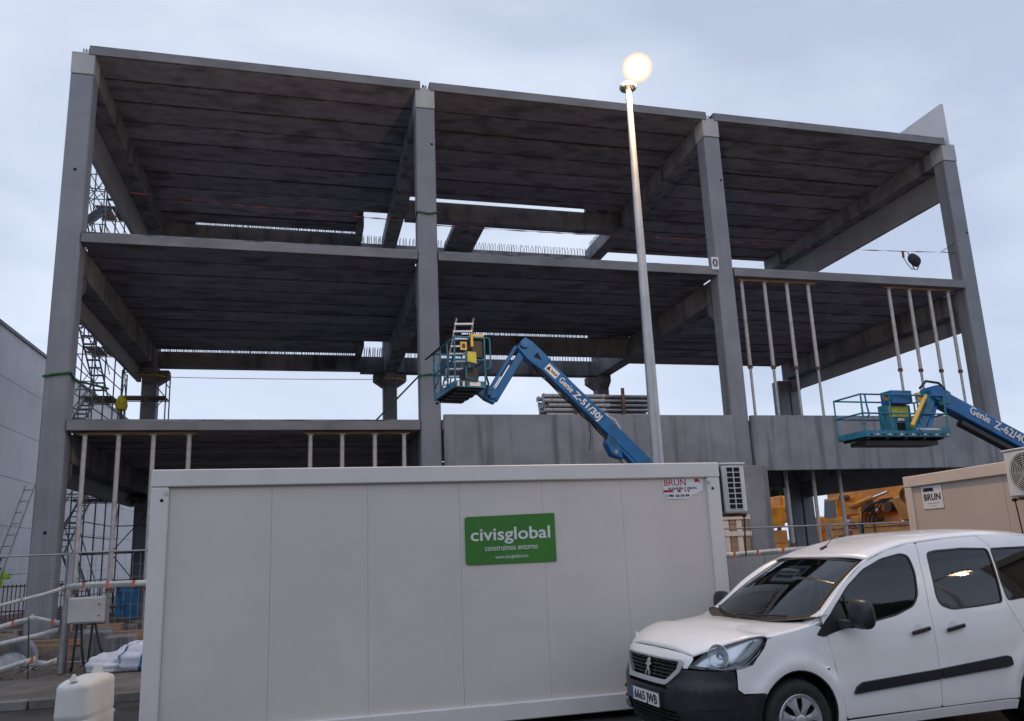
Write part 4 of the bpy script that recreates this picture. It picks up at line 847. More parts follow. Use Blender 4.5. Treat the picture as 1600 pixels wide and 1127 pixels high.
# ================================================================== MOBILE CRANES
def crane(label, x, y, s, flip=False, rz=0):
    t = thing('mobile_crane', label, 'crane', (x, y, 0), rz, group='orange mobile cranes parked behind the building')
    def L(mb, n, m, bv=.03, **k): return local(t, mb.build(n, m, None, bevel=bv, **k))
    sg_ = -1 if flip else 1
    def X_(a): return a*sg_*s
    def bx(a, b_, y0, y1, z0, z1, n, m, bv=.03): x0, x1 = sorted((X_(a), X_(b_))); return L(MB().box(x0, x1, y0, y1, z0, z1), n, m, bv)
    bx(0, 9.5, -1.2, 1.2, .75, 1.35, 'chassis', 'orange')
    for a in (.9, 2.3, 6.4, 7.9):
        for yy_ in (-1.1, 1.1):
            wl = L(MB().lathe([(0, -.17), (.3, -.19), (.52, -.17), (.56, -.1), (.56, .1), (.52, .17), (.3, .19), (0, .17)], (X_(a), yy_, .57), (0, 1, 0), 22), 'wheel', 'rubber', 0, smooth=True)
            r = MB().cyl((X_(a), yy_-.2, .57), (X_(a), yy_+.2, .57), .27, seg=14).build('rim', 'orange', wl); r.matrix_parent_inverse = Matrix.Identity(4)
    bx(0, 1.9, -1.2, 1.2, 1.352, 2.75, 'carrier_cab', 'orange', .1)
    L(MB().prism([(X_(.3), -1.205, 2.0), (X_(1.1), -1.205, 2.0), (X_(1.1), -1.205, 2.6), (X_(.45), -1.205, 2.6)], (0, -.01, 0)), 'cab_window', 'tint', 0)
    bx(3.0, 5.9, -1.15, 1.15, 1.352, 2.62, 'upper_body', 'orange', .06); bx(4.5, 11.3, -.9, 1.15, 2.64, 3.3, 'slewing_body', 'orange', .08); bx(5.9, 6.1, -1.16, 1.15, 1.352, 3.0, 'side_plate', 'orange', .02)
    L(MB().prism([(X_(3.0), -1.16, 2.4), (X_(3.25), -1.16, 3.62), (X_(4.3), -1.16, 3.62), (X_(4.3), -1.16, 2.4)], (0, .9, 0)), 'crane_cab', 'orange', .04)
    L(MB().prism([(X_(3.12), -1.165, 2.62), (X_(3.3), -1.165, 3.5), (X_(4.15), -1.165, 3.5), (X_(4.15), -1.165, 2.62)], (0, -.01, 0)), 'cab_window', 'tint', 0)
    for i in range(3):
        a = 4.7+(i > 0)*.0; bx(4.75, 5.2, -1.165, -1.152, 1.5+i*.42, 1.62+i*.42, 'white_stripe', 'paper', 0)
        bx(4.75, 5.2, -1.165, -1.152, 1.63+i*.42, 1.86+i*.42, 'red_stripe', 'red', 0)
    L(MB().beam((X_(2.3), .15, 3.70), (X_(11.5), .15, 3.86), .85, .86), 'main_boom', 'orange', .04)
    L(MB().beam((X_(11.4), .15, 3.86), (X_(12.4), .15, 3.88), .7, .7), 'boom_head', 'orange', .03)
    L(MB().cyl((X_(5.2), -1.0, 3.1), (X_(6.9), -1.0, 3.42), .13, seg=16), 'boom_ram', 'orange', 0, smooth=True)
    L(MB().cyl((X_(6.9), -1.0, 3.42), (X_(8.0), -1.0, 3.62), .07, seg=14), 'ram_rod', 'chrome', 0, smooth=True)
    for a_, z_, r_ in ((4.9, 3.55, .16), (6.6, 2.95, .2), (7.2, 2.4, .14), (8.2, 2.9, .24), (5.4, 2.2, .12), (10.6, 3.0, .18)):
        L(MB().cyl((X_(a_), -1.33, z_), (X_(a_), -.9, z_), r_, seg=16), 'pivot_boss', 'rust', 0); L(MB().cyl((X_(a_), -1.345, z_), (X_(a_), -1.332, z_), r_*.5, seg=12), 'pivot_cap', 'black', 0)
    for k_ in range(4): L(MB().tube([(X_(6.2+.25*k_), -1.27, 2.2), (X_(6.4+.25*k_), -1.34, 2.7-.1*k_), (X_(7.2+.25*k_), -1.34, 3.1), (X_(8.0+.2*k_), -1.3, 3.3)], .03, 6), 'hydraulic_hose', 'black', 0)
    bx(7.0, 7.12, -1.28, -1.2, 1.36, 3.3, 'frame_rib', 'rust', 0); bx(3.0, 9.4, -1.27, -1.255, 1.98, 2.03, 'body_seam', 'rust', 0)
    bx(6.2, 9.5, -1.25, 1.25, 1.352, 2.2, 'deck_box', 'orange', .05)
    L(MB().prism([(X_(8.4), -1.3, 3.3), (X_(11.9), -1.3, 3.6), (X_(11.6), -1.3, 2.4), (X_(9.0), -1.3, 2.2)], (0, 1.1, 0)), 'counterweight', 'orange', .05)
    L(MB().cyl((X_(9.6), -1.42, 3.35), (X_(9.6), -1.3, 3.35), .38, seg=20), 'winch_drum', 'orange', .02)
    for k in range(4): L(MB().lathe([(.10+.07*k, 0), (.13+.07*k, 0), (.13+.07*k, .02), (.10+.07*k, .02)], (X_(9.6), -1.425, 3.35), (0, -1, 0), 18, closed=True), 'drum_ring', 'rust', 0)
    L(MB().cyl((X_(7.5), -1.35, 2.8), (X_(7.5), -1.2, 2.8), .16, seg=16), 'pulley', 'red', 0); L(MB().cyl((X_(7.5), -1.36, 2.8), (X_(7.5), -1.352, 2.8), .08, seg=12), 'pulley_hub', 'paper', 0)
    bx(5.95, 6.15, -1.3, -1.1, 1.4, 2.3, 'ladder_rail', 'dsteel', 0)
    return t
crane('orange mobile crane seen between the steel props below the right facade panel', 31.4, 45.4, .98, rz=math.radians(-90)).scale = (1.15, 1.15, 1.13)
crane('orange mobile crane at the far side, only its rear shows left of the rear column', 32.5, 62.5, .98, rz=math.radians(-90)).scale = (1.15, 1.15, 1.13)
block(20.6, 26.0, 0, 2.3, .8, 1.85, 'large concrete block in front of the orange crane', 'panel')
# ---- panels standing right of the container
tag(MB().box(9.6, 11.38, 17.95, 18.1, 0, 3.66).build('precast_wall', 'panel', bevel=.01), 'tall grey precast panel standing right of the air conditioner', 'panel')
tag(MB().box(8.2, 11.2, 17.2, 17.5, 0, 1.52).build('concrete_wall', 'panel', bevel=.01), 'low grey concrete wall behind the fence right of the container', 'wall')
cb = thing('crate', 'weathered pale wooden crate under the air conditioner behind the fence', 'crate', (9.9, 17.6, 0))
for i in range(4): MB().box(9.78+i*.18, 9.93+i*.18, 17.6, 17.63, 0.02, 2.5+.02*(i % 2)).build('board', 'timber' if i % 2 else 'cont2f', cb)
for z_ in (2.3, 1.9, 1.1): MB().box(9.76, 10.52, 17.57, 17.595, z_, z_+.11).build('batten', 'cont2f', cb)
MB().box(9.79, 10.48, 17.635, 17.9, 0.02, 2.4).build('frame', 'conc', cb)
# ================================================================== TREES AND BACKGROUND
def tree(label, x, y, h, r, seed, group=None, n=900, leaf=.35):
    rr = random.Random(seed); t = thing('tree', label, 'tree', (x, y, 0), group=group)
    b = MB().cyl((0, 0, 0), (.1*r, 0, h*.55), .035*h, .018*h, seg=8)
    lobes = []
    for i in range(9):
        a = rr.uniform(0, 6.28); d = rr.uniform(.15, .75)*r; z = h*rr.uniform(.5, .92); lobes.append((d*math.cos(a), d*math.sin(a), z, r*rr.uniform(.28, .5)))
        b.cyl((.05*r, 0, h*rr.uniform(.3, .5)), (d*math.cos(a)*.9, d*math.sin(a)*.9, z), .012*h, .004*h, seg=5)
    local(t, b.build('trunk', 'bark', None))
    c = MB()
    for i in range(n):
        L_ = rr.choice(lobes); v = Vector((rr.gauss(0, 1), rr.gauss(0, 1), rr.gauss(0, 1))).normalized()*L_[3]*rr.uniform(.55, 1.08); v.z *= .75
        p = Vector(L_[:3])+v; a = Vector((rr.gauss(0, 1), rr.gauss(0, 1), rr.gauss(0, 1))).normalized(); q_ = a.cross(Vector((.3, .5, .9))).normalized(); s_ = leaf*rr.uniform(.5, 1.2)
        c.add([p+a*s_, p+q_*s_*.6, p-a*s_, p-q_*s_*.6], [(0, 1, 2, 3)])
    local(t, c.build('crown', 'leaf', None)); return t
tree('dark leafy tree seen through the gap left of the orange cranes', 38.4, 60, 7.6, 2.6, 5, n=2200, leaf=.30)
tree('dark tree just right of the gap tree, half hidden by the rear column', 42.5, 64, 7.0, 3.0, 7, n=1500, leaf=.32)
hl = MB()
def hill(u, v):
    a = math.radians(108+u*144); R_ = 26+34*min(1, max(0, (a-2.6)/.9))+v*14; h = 13+2.2*math.sin(a*9)+1.3*math.sin(a*21+1)+.8*math.sin(a*47)
    return (R_*math.sin(a)*1.0, R_*math.cos(a), h*math.sin(v*math.pi*.5)**.5 if v > 0 else -.2)
tag(MB().grid(hill, 240, 6).build('wooded_hill', 'leaf', smooth=True, angle=0), kind='structure')
# far low hedge to close the horizon behind the site
tag(MB().grid(lambda u, v: (-200+500*u, 150+20*v, (2.2+.9*math.sin(u*60)+.5*math.sin(u*171))*(1 if v > .3 else v*3)), 300, 3).build('distant_hill', 'leaf', smooth=True, angle=0), kind='structure')
# blue wrapped pallets and clutter behind the left fence
for i, (x, y_, sx, sz, lab) in enumerate(((-4.45, 30, .9, 1.5, 'blue plastic wrapped stack behind the props, right one'), (-5.9, 30.5, 1.0, 1.25, 'blue plastic wrapped stack behind the props, left one'), (-3.4, 31, .7, 1.1, 'low blue wrapped stack beside the rear left column'))):
    def f(u, v, x=x, y_=y_, sx=sx, sz=sz, i=i):
        a = 2*math.pi*u; c, s_ = math.cos(a), math.sin(a); n = 5; rr = 1 if v < .9 else .9-.9*(v-.9)/.1*.99
        k = 1+.03*math.sin(9*a+v*8+i); return (x+sx/2*rr*k*math.copysign(abs(c)**(2/n), c), y_+.45*rr*k*math.copysign(abs(s_)**(2/n), s_), min(v/.9, 1)*sz*(1+.03*math.sin(a*3+i)))
    t = thing('wrapped_pallet', lab, 'pallet', (x, y_, 0), group='blue wrapped stacks behind the props')
    MB().grid(f, 40, 14).build('plastic_sheet', 'bluecloth', t, smooth=True, angle=0)
    for j in range(3): MB().box(x-sx/2, x+sx/2, y_-.45+j*.4, y_-.35+j*.4, 0.0, .1).build('pallet_board', 'timber', t)
fr = thing('red_site_fence', 'low rusty red barred fence in the left background', 'fence', (-9.5, 34, 0))
for i in range(34): MB().box(-11.9+i*.14, -11.87+i*.14, 34, 34.03, 0.0, 1.3).build('bar', 'brick', fr)
for z in (.3, 1.2): MB().box(-11.95, -7.1, 34.031, 34.06, z, z+.05).build('rail', 'brick', fr)
bp_ = thing('brick_pallet', 'stack of terracotta blocks on the mud behind the electric cabinet', 'bricks', (-4.0, 24.5, 0))
for i in range(5):
    for k in range(6): MB().box(-4.5+i*.31, -4.21+i*.31, 24.3, 24.8, .02+k*.2, .2+k*.2).build('brick', 'brick', bp_, bevel=.01)
for i in range(14):
    x = random.uniform(-7.5, -1); y_ = random.uniform(17.5, 29); s_ = random.uniform(.15, .4)
    if -5.0 < x < -3.2 and 23.9 < y_ < 25.2: y_ = 26.5
    o = MB().box(-s_, s_, -s_*.6, s_*.6, 0, s_*.9).build('formwork_block', random.choice(['conc', 'timber', 'stone']), bevel=.02); o.matrix_basis = Matrix.Translation((x, y_, .03)) @ Matrix.Rotation(random.uniform(0, 3), 4, 'Z')
    tag(o, 'rough block of building debris lying under the first floor slab', 'debris', 'debris blocks under the first floor')
ch = thing('plastic_tub', 'rounded grey plastic tub lying by the left fence', 'tub', (-5.0, 16.2, .1))
MB().lathe([(.0, 0), (.3, .02), (.42, .3), (.46, .32), (.44, .34), (.38, .3), (.28, .06), (0, .05)], (-5.05, 16.2, .1), (.1, -.8, .6), 22).build('bowl', 'steel', ch, smooth=True)
# ================================================================== WHITE VAN  (local x = back from the nose, -y = the side towards the camera, z up)
van = thing('parked_van', 'white passenger van with black bumper parked in front of the grey container', 'van', (2.893, 6.822, 0), 0.0621)
UC, HWD = .62, .88
def _tab():
    pts = [];
    for i in range(161):
        w = HWD*math.sin(i/160*math.pi/2); u = UC*(1-max(0, 1-(w/HWD)**3.1)**(1/2.2)); pts.append((u, w))
    S = [0]
    for a, c in zip(pts[:-1], pts[1:]): S.append(S[-1]+math.hypot(c[0]-a[0], c[1]-a[1]))
    return pts, S
PT, SS = _tab(); SC_ = SS[-1]
def base(s):
    if s >= SC_: return UC+(s-SC_), HWD
    lo, hi = 0, len(SS)-1
    while hi-lo > 1:
        m_ = (lo+hi)//2
        if SS[m_] <= s: lo = m_
        else: hi = m_
    k = (s-SS[lo])/(SS[hi]-SS[lo]+1e-9); return PT[lo][0]+(PT[hi][0]-PT[lo][0])*k, PT[lo][1]+(PT[hi][1]-PT[lo][1])*k
def s_of_w(w_):
    for i in range(len(SS)-1):
        if PT[i+1][1] >= w_: k = (w_-PT[i][1])/(PT[i+1][1]-PT[i][1]+1e-9); return SS[i]+(SS[i+1]-SS[i])*k
    return SC_
def su(u):
    if u >= UC: return SC_+(u-UC)
    for i in range(len(SS)-1):
        if PT[i+1][0] >= u: k = (u-PT[i][0])/(PT[i+1][0]-PT[i][0]+1e-9); return SS[i]+(SS[i+1]-SS[i])*k
    return SC_
_SL = {}
def interp(x, T):      # monotone cubic through the table
    key = tuple(T)
    if key not in _SL:
        n = len(T); d = [(T[i+1][1]-T[i][1])/(T[i+1][0]-T[i][0]) for i in range(n-1)]
        _SL[key] = [d[0]]+[0 if d[i-1]*d[i] <= 0 else 2*d[i-1]*d[i]/(d[i-1]+d[i]) for i in range(1, n-1)]+[d[-1]]
    m = _SL[key]
    if x <= T[0][0]: return T[0][1]
    for i in range(len(T)-1):
        if x <= T[i+1][0]:
            h = T[i+1][0]-T[i][0]; t = (x-T[i][0])/h; y0_, y1_ = T[i][1], T[i+1][1]
            return (2*t**3-3*t*t+1)*y0_+(t**3-2*t*t+t)*h*m[i]+(-2*t**3+3*t*t)*y1_+(t**3-t*t)*h*m[i+1]
    return T[-1][1]
NOSE = [(.18, .10), (.30, .03), (.42, .0), (.58, .0), (.66, .035), (.80, .06), (.90, .14), (1.0, .26), (1.1, .4)]
SIDE = [(.18, -.07), (.30, -.03), (.45, -.012), (.60, .0), (.78, .0), (.92, -.012), (1.02, -.03), (1.12, -.055), (1.3, -.105), (1.5, -.175), (1.65, -.245), (1.74, -.31)]
WHEELS = (.925, 3.653); AR = .375
def surf(s, z, off=0.0, right=False):
    u0, w0 = base(max(s, 0)); fade = max(0, 1-u0/.95)
    u = u0+interp(z, NOSE)*fade
    k = min(1, w0/HWD); hw = interp(z, SIDE)
    w = w0+hw*k**3
    for wc in WHEELS:                       # flared wheel arches
        r = math.hypot(u0-wc, z-.335); w += .022*math.exp(-((r-AR-.04)/.07)**2)*k**4
    if u0 > 3.95: w -= .10*((u0-3.95)/.43)**2
    if off:
        e = .004; a = Vector(base(max(s-e, 0))); c = Vector(base(s+e)); t = (c-a).normalized(); u += -t.y*off; w += t.x*off
    return Vector((u, w if right else -w, z))
def inside(p, poly):
    c = False; n = len(poly); x, y_ = p
    for i in range(n):
        x1, y1 = poly[i]; x2, y2 = poly[(i+1) % n]
        if (y1 > y_) != (y2 > y_) and x < (x2-x1)*(y_-y1)/(y2-y1)+x1: c = not c
    return c
def rnd(poly, r, n=4):   # round the corners of a 2-D polygon
    o = []; k = len(poly)
    for i in range(k):
        p, a, c = Vector(poly[i]), Vector(poly[i-1]), Vector(poly[(i+1) % k])
        d1 = min(r, (a-p).length*.45); d2 = min(r, (c-p).length*.45); A = p+(a-p).normalized()*d1; B = p+(c-p).normalized()*d2
        for j in range(n+1): t = j/n; o.append(tuple(A*(1-t)**2+p*2*t*(1-t)+B*t*t))
    return o
def dens(poly, st):
    o = []; k = len(poly)
    for i in range(k):
        a, c = Vector(poly[i]), Vector(poly[(i+1) % k]); n = max(1, int((c-a).length/st))
        for j in range(n): o.append(tuple(a.lerp(c, j/n)))
    return o
def patch(outer, fn, step=.05, holes=(), off=0.0):
    outer = dens(outer, step); hs = [dens(h, step) for h in holes]
    V = []; E_ = []
    for lp_ in [outer]+hs:
        k = len(V); V += [Vector(p) for p in lp_]; E_ += [(k+i, k+(i+1) % len(lp_)) for i in range(len(lp_))]
    x0, x1 = min(p[0] for p in outer), max(p[0] for p in outer); y0, y1 = min(p[1] for p in outer), max(p[1] for p in outer)
    nb = len(V); i = 0
    x = x0+step*.5
    while x < x1:
        y_ = y0+step*.5*(1+(i % 2)*.6)
        while y_ < y1:
            p = (x, y_)
            if inside(p, outer) and not any(inside(p, h) for h in hs) and min((Vector(p)-v).length_squared for v in V[:nb]) > (step*.45)**2: V.append(Vector(p))
            y_ += step
        x += step; i += 1
    vo, _, fo, *_r = delaunay_2d_cdt(V, E_, [], 0, 1e-6)
    fs = []
    for f in fo:
        c = sum((vo[j] for j in f), Vector((0, 0)))/len(f)
        if inside(c, outer) and not any(inside(c, h) for h in hs): fs.append(tuple(f))
    mb = MB().add([fn(v.x, v.y) for v in vo], fs); e_ = .003; nn = []
    for v in vo:
        a = fn(v.x+e_, v.y)-fn(v.x-e_, v.y); c = fn(v.x, v.y+e_)-fn(v.x, v.y-e_); nn.append(a.cross(c).normalized())
    mb.nrm = nn; mb.loops = []; k = 0
    for lp_ in [outer]+hs: mb.loops.append(list(range(k, k+len(lp_)))); k += len(lp_)
    return mb
def vb(mb, name, m, parent=None, solid=0, smooth=True, angle=40, bevel=0, outward=None, label=None):
    if getattr(mb, 'nrm', None) and outward is not None:   # sheet with exact normals and a thin turned-in edge
        nv = len(mb.nrm); V = [Vector(v) for v in mb.v]; oc = Vector(outward)
        N_ = [n if n.dot(v-oc) > 0 else -n for n, v in zip(mb.nrm, V)]; F_ = []
        for f in mb.f:
            q = (V[f[1]]-V[f[0]]).cross(V[f[2]]-V[f[0]]); F_.append(f if q.dot(N_[f[0]]) > 0 else f[::-1])
        vs = list(V); nr = list(N_)
        if solid:
            for lp_ in mb.loops:
                k = len(vs); n = len(lp_)
                for j in lp_: vs.append(V[j]); vs.append(V[j]-N_[j]*solid); nr += [None, None]
                for i in range(n):
                    a, c = k+2*i, k+2*((i+1) % n); F_.append((a, c, c+1, a+1))
        me = bpy.data.meshes.new(name); me.from_pydata(vs, [], F_); me.update()
        for i, n in enumerate(nr):
            if n is None: nr[i] = me.vertices[i].normal.copy()
        for p_ in me.polygons: p_.use_smooth = True
        me.normals_split_custom_set_from_vertices(nr); me.materials.append(M[m])
        o = bpy.data.objects.new(name, me); COL.objects.link(o); o.parent = parent or van; o.matrix_parent_inverse = Matrix.Identity(4)
        if label: o['label'] = label
        return o
    o = mb.build(name, m, None, smooth=smooth, solid=0, angle=angle, bevel=bevel)
    if outward is not None:    # make normals point away from the van centre, then thicken inward
        me = o.data; bm = bmesh.new(); bm.from_mesh(me); s_ = sum(f.normal.dot(f.calc_center_median()-Vector(outward))*f.calc_area() for f in bm.faces)
        if s_ < 0: bmesh.ops.reverse_faces(bm, faces=bm.faces)
        bm.to_mesh(me); bm.free()
        if smooth:
            for p in me.polygons: p.use_smooth = True
    if solid: md = o.modifiers.new('thickness', 'SOLIDIFY'); md.thickness = solid; md.offset = -1; md.use_even_offset = False
    o.parent = parent or van; o.matrix_parent_inverse = Matrix.Identity(4)
    if label: o['label'] = label
    return o
CEN = (2.2, 0, .8)
def both(outer_u, name, m, holes=(), step=.05, off=0.0, solid=.014, z3=None, parent=None, right=True):
    r = []
    for rt in ((False, True) if right else (False,)):
        fn = lambda a, z, rt=rt: surf(a, z, off, rt)
        o = patch([(su(p[0]), p[1]) for p in outer_u], fn, step, [[(su(p[0]), p[1]) for p in h] for h in holes])
        r.append(vb(o, name, m, parent=parent, solid=solid, outward=CEN))
    return r
def arch(wc, a0, a1, R=AR, n=16): return [(wc+R*math.cos(math.radians(a0+(a1-a0)*i/n)), .335+R*math.sin(math.radians(a0+(a1-a0)*i/n))) for i in range(n+1)]
g = .0035
# front wing: from the headlight to the door, above and behind the wheel
wing = [(.36, .77), (.385, .60), (.43, .565), (.58, .565)]+[p for p in arch(.925, 148, -10) ]+[(1.325, .27), (1.385-g, .27), (1.345-g, .5), (1.285-g, .92), (1.255-g, 1.02), (1.19, 1.04), (1.0, 1.005), (.8, .985), (.62, .965), (.60, .90), (.50, .775)]
both(wing, 'front_wing', 'carwhite', step=.04)
fwin = rnd([(1.40, 1.155), (1.62, 1.335), (1.85, 1.47), (2.10, 1.555), (2.35, 1.595), (2.43, 1.57), (2.425, 1.42), (2.36, 1.22), (2.27, 1.13), (2.05, 1.065), (1.72, 1.02), (1.50, .995), (1.31, 1.0), (1.30, 1.05)], .05)
door = rnd([(1.385, .285), (1.345, .5), (1.285, .92), (1.265, 1.09), (1.42, 1.215), (1.60, 1.36), (1.88, 1.52), (2.20, 1.62), (2.50, 1.672), (2.585-g, 1.676), (2.52-g, 1.5), (2.43-g, 1.11), (2.40-g, .84), (2.40-g, .285)], .03)
dL, dR = both(door, 'front_door', 'carwhite', holes=[fwin])
rwin = rnd([(2.64, 1.585), (2.60, 1.45), (2.545, 1.2), (2.56, 1.12), (2.68, 1.075), (3.0, 1.085), (3.30, 1.105), (3.345, 1.30), (3.40, 1.60), (3.1, 1.615), (2.75, 1.605)], .045)
sld = rnd([(2.40+g, .285), (2.40+g, .84), (2.43+g, 1.11), (2.52+g, 1.5), (2.585+g, 1.676), (3.0, 1.705), (3.36, 1.715), (3.44-g, 1.63), (3.34-g, 1.10), (3.43-g, .85), (3.43-g, .60), (3.30, .42), (3.265, .285)], .02)
sL, sR = both(sld, 'sliding_door', 'carwhite', holes=[rwin])
qwin = rnd([(3.425, 1.60), (3.36, 1.30), (3.325+.035, 1.115), (3.7, 1.14), (4.02, 1.17), (4.06, 1.3), (3.98, 1.56), (3.9, 1.60)], .04)
quart = [(3.44+g, 1.63), (3.34+g, 1.10), (3.43+g, .85), (3.43+g, .60), (3.305, .42), (3.27, .285)]+arch(3.653, 188, -8)+[(4.1, .285), (4.30, .35), (4.33, .9), (4.30, 1.3), (4.18, 1.6), (4.05, 1.69), (3.6, 1.72), (3.37, 1.718)]
both(quart, 'rear_quarter', 'carwhite', holes=[qwin])
both([(1.335, .262), (1.33, .19), (3.25, .19), (3.255, .272), (2.4, .272)], 'sill', 'carwhite', off=.004)
# a-pillar / roof rail strip above the doors
def rail(u, k, rt=False):
    zt = interp(u, [(1.26, 1.10), (1.42, 1.222), (1.60, 1.367), (1.88, 1.527), (2.20, 1.627), (2.50, 1.678), (3.0, 1.711), (3.4, 1.722), (4.05, 1.696), (4.3, 1.6)])
    p = surf(su(u), zt, 0, rt); return p
WSB = lambda y_: (1.0+.26*(abs(y_)/.76)**2.2, 1.035+.06*(abs(y_)/.76)**2)      # windscreen base line (u, z)
WST = lambda y_: (1.86+.10*(abs(y_)/.62)**2, 1.575-.035*(abs(y_)/.62)**2)
# roof: from the windscreen top edge to the tail, side to side
def roofz(u, y_):
    u = min(u, 4.3); c = interp(u, [(1.7, 1.50), (1.85, 1.575), (2.2, 1.70), (2.7, 1.785), (3.3, 1.80), (4.0, 1.765), (4.3, 1.70)])
    ed = interp(u, [(1.26, 1.10), (1.42, 1.222), (1.60, 1.367), (1.88, 1.527), (2.20, 1.627), (2.50, 1.678), (3.0, 1.711), (3.4, 1.722), (4.05, 1.696), (4.3, 1.6)])
    e = -surf(su(u), ed).y; k = min(1, abs(y_)/e); return c+(ed-c)*(k**3.2)
def rooff(a, v):
    y01 = v*2-1; u0 = WST(.60*abs(y01))[0]; u = u0+(4.30-u0)*a
    ed = interp(u, [(1.26, 1.10), (1.42, 1.222), (1.60, 1.367), (1.88, 1.527), (2.20, 1.627), (2.50, 1.678), (3.0, 1.711), (3.4, 1.722), (4.05, 1.696), (4.3, 1.6)])
    e = -surf(su(u), ed).y; y_ = e*y01; return Vector((u, y_, roofz(u, y_)))
vb(MB().grid(rooff, 40, 40), 'roof', 'carwhite', solid=.015, outward=CEN, angle=0)
def pillar(rt):
    s_ = 1 if rt else -1
    def f(a, v):
        o = rail(1.262+(1.965-1.262)*a, 0, rt)
        yb_, yt = .755, .605; y_ = yb_+(yt-yb_)*a; b0, t0 = WSB(y_), WST(y_); k = a
        i_ = Vector((b0[0]+(t0[0]-b0[0])*k, s_*y_, b0[1]+(t0[1]-b0[1])*k+.03*math.sin(math.pi*k)))
        p = i_.lerp(o, v); p.z += .006*math.sin(v*math.pi); return p
    return f
for rt in (False, True): vb(MB().grid(pillar(rt), 20, 5), 'a_pillar', 'carwhite', solid=.012, outward=CEN, angle=0)
def wsf(a, v, off=0.0):
    k = a; y01 = v*2-1; y_ = y01*(.75+(.60-.75)*k); b0, t0 = WSB(y_), WST(y_)
    return Vector((b0[0]+(t0[0]-b0[0])*k-off, y_, b0[1]+(t0[1]-b0[1])*k+.03*math.sin(math.pi*k)+off))
vb(MB().grid(wsf, 20, 24), 'windscreen', 'glass', outward=CEN, angle=0)
def frame_strip(a0, a1, v0, v1): return MB().grid(lambda a, v: wsf(a0+(a1-a0)*a, v0+(v1-v0)*v, .003), 12, 12)
for q_ in ((.0, .05, 0, 1), (.965, 1, 0, 1), (0, 1, 0, .022), (0, 1, .978, 1)): vb(frame_strip(*q_), 'windscreen_seal', 'rubber', angle=0)
# bonnet
def hz(u, y_):
    c = interp(u, [(.07, .80), (.10, .862), (.2, .915), (.45, .985), (.8, 1.035), (1.1, 1.06)]); ed = interp(u, [(.07, .79), (.2, .86), (.4, .935), (.62, .968), (.9, 1.0), (1.2, 1.06)])
    e = edge_y(u); k = min(1, abs(y_)/e); return c+(ed-c)*k**2.6
def edge_y(u): return max(.1, interp(u, [(.07, .50), (.15, .56), (.3, .64), (.45, .71), (.62, .775), (.9, .82), (1.2, .835)]))
_HT = [surf(s_of_w(.575), .842), surf(s_of_w(.62), .862), surf(s_of_w(.68), .893), surf(s_of_w(.75), .932), surf(su(.30), .962), surf(su(.42), .990), surf(su(.56), 1.0), surf(su(.62), .982), surf(su(.70), .982), surf(su(.80), .992), surf(su(.90), 1.002), surf(su(1.0), 1.013), surf(su(1.10), 1.032), surf(su(1.19), 1.050), surf(su(1.25), 1.07)]
def hood(a, v):
    y01 = v*2-1; k = abs(y01); t = min(a, .9999)*(len(_HT)-1); i = int(t); E_ = _HT[i].lerp(_HT[i+1], t-i)
    uc = .108+(1.0-.108)*a**.9; zc = interp(uc, [(.10, .876), (.16, .922), (.30, .985), (.55, 1.035), (.8, 1.056), (1.02, 1.052)])
    return Vector((uc+(E_.x-uc)*k**2.1, E_.y*-1*(1 if y01 > 0 else -1)*k*(1 if True else 1), zc+(E_.z-zc)*k**2.6))
vb(MB().grid(hood, 34, 34), 'bonnet', 'carwhite', solid=.012, outward=(1, 0, .4), angle=0)
# strip under the bonnet lip (white grille panel)
def F(w_, z, off=0.0): sg_ = 1 if w_ >= 0 else -1; p = surf(s_of_w(abs(w_)), z, off); p.y = -abs(p.y)*sg_; return p     # +w = towards the camera side
lip = [(-.585, .815), (-.575, .838), (-.45, .858), (-.25, .868), (0, .872), (.25, .868), (.45, .858), (.575, .838), (.585, .815), (.545, .745), (.50, .745), (.50, .80), (0, .80), (-.50, .80), (-.50, .745), (-.545, .745)]
vb(patch(lip, lambda a, z: F(a, z, .0), .05), 'bonnet_lip', 'carwhite', solid=.01, outward=CEN)
# bumper
bmp = [(su(.64), .565), (su(.43), .55), (su(.372), .60), (su(.35), .735), (s_of_w(.5), .735), (0, .80)]
full = [(-p[0], p[1]) for p in bmp]; 
def FS(s, z, off=0.0): p = surf(abs(s), z, off); p.y = -abs(p.y) if s >= 0 else abs(p.y); return p
archb = [(su(u), z) for u, z in arch(.925, 152, 188, AR+.0, 8)]
botl = [(su(.55), .21), (s_of_w(.6), .20), (0, .20)]
right_half = bmp[::-1]+archb+botl
left_half = [(-s, z) for s, z in right_half[::-1]]
outer = [p for p in right_half[1:-1]]+[(0, .20)]+[p for p in left_half[1:-1]]+[(0, .80)]
gr_o = rnd([(-.47, .80), (.47, .80), (.445, .73), (.31, .625), (-.31, .625), (-.445, .73)], .02)
lowg = rnd([(-.46, .40), (.46, .40), (.50, .27), (-.50, .27)], .03)
midg = rnd([(-.33, .598), (.33, .598), (.36, .565), (-.36, .565)], .01)
vb(patch(outer, lambda s, z: FS(s, z), .045, [gr_o, lowg, midg]), 'bumper', 'bumper', solid=.03, outward=CEN)
vb(patch(rnd([(-.51, .81), (.51, .81), (.485, .72), (.335, .60), (-.335, .60), (-.485, .72)], .03), lambda a, z: F(a, z, .014), .04, [rnd([(-.46, .795), (.46, .795), (.44, .732), (.315, .637), (-.315, .637), (-.44, .732)], .015)]), 'grille_surround', 'satin', solid=.03, outward=CEN)
vb(patch([(-.46, .80), (.46, .80), (.44, .72), (.31, .63), (-.31, .63), (-.44, .72)], lambda a, z: F(a, z, -.05), .06), 'grille_back', 'dark', outward=CEN)
vb(patch([(-.5, .41), (.5, .41), (.5, .26), (-.5, .26)], lambda a, z: F(a, z, -.06), .06), 'intake_back', 'dark', outward=CEN)
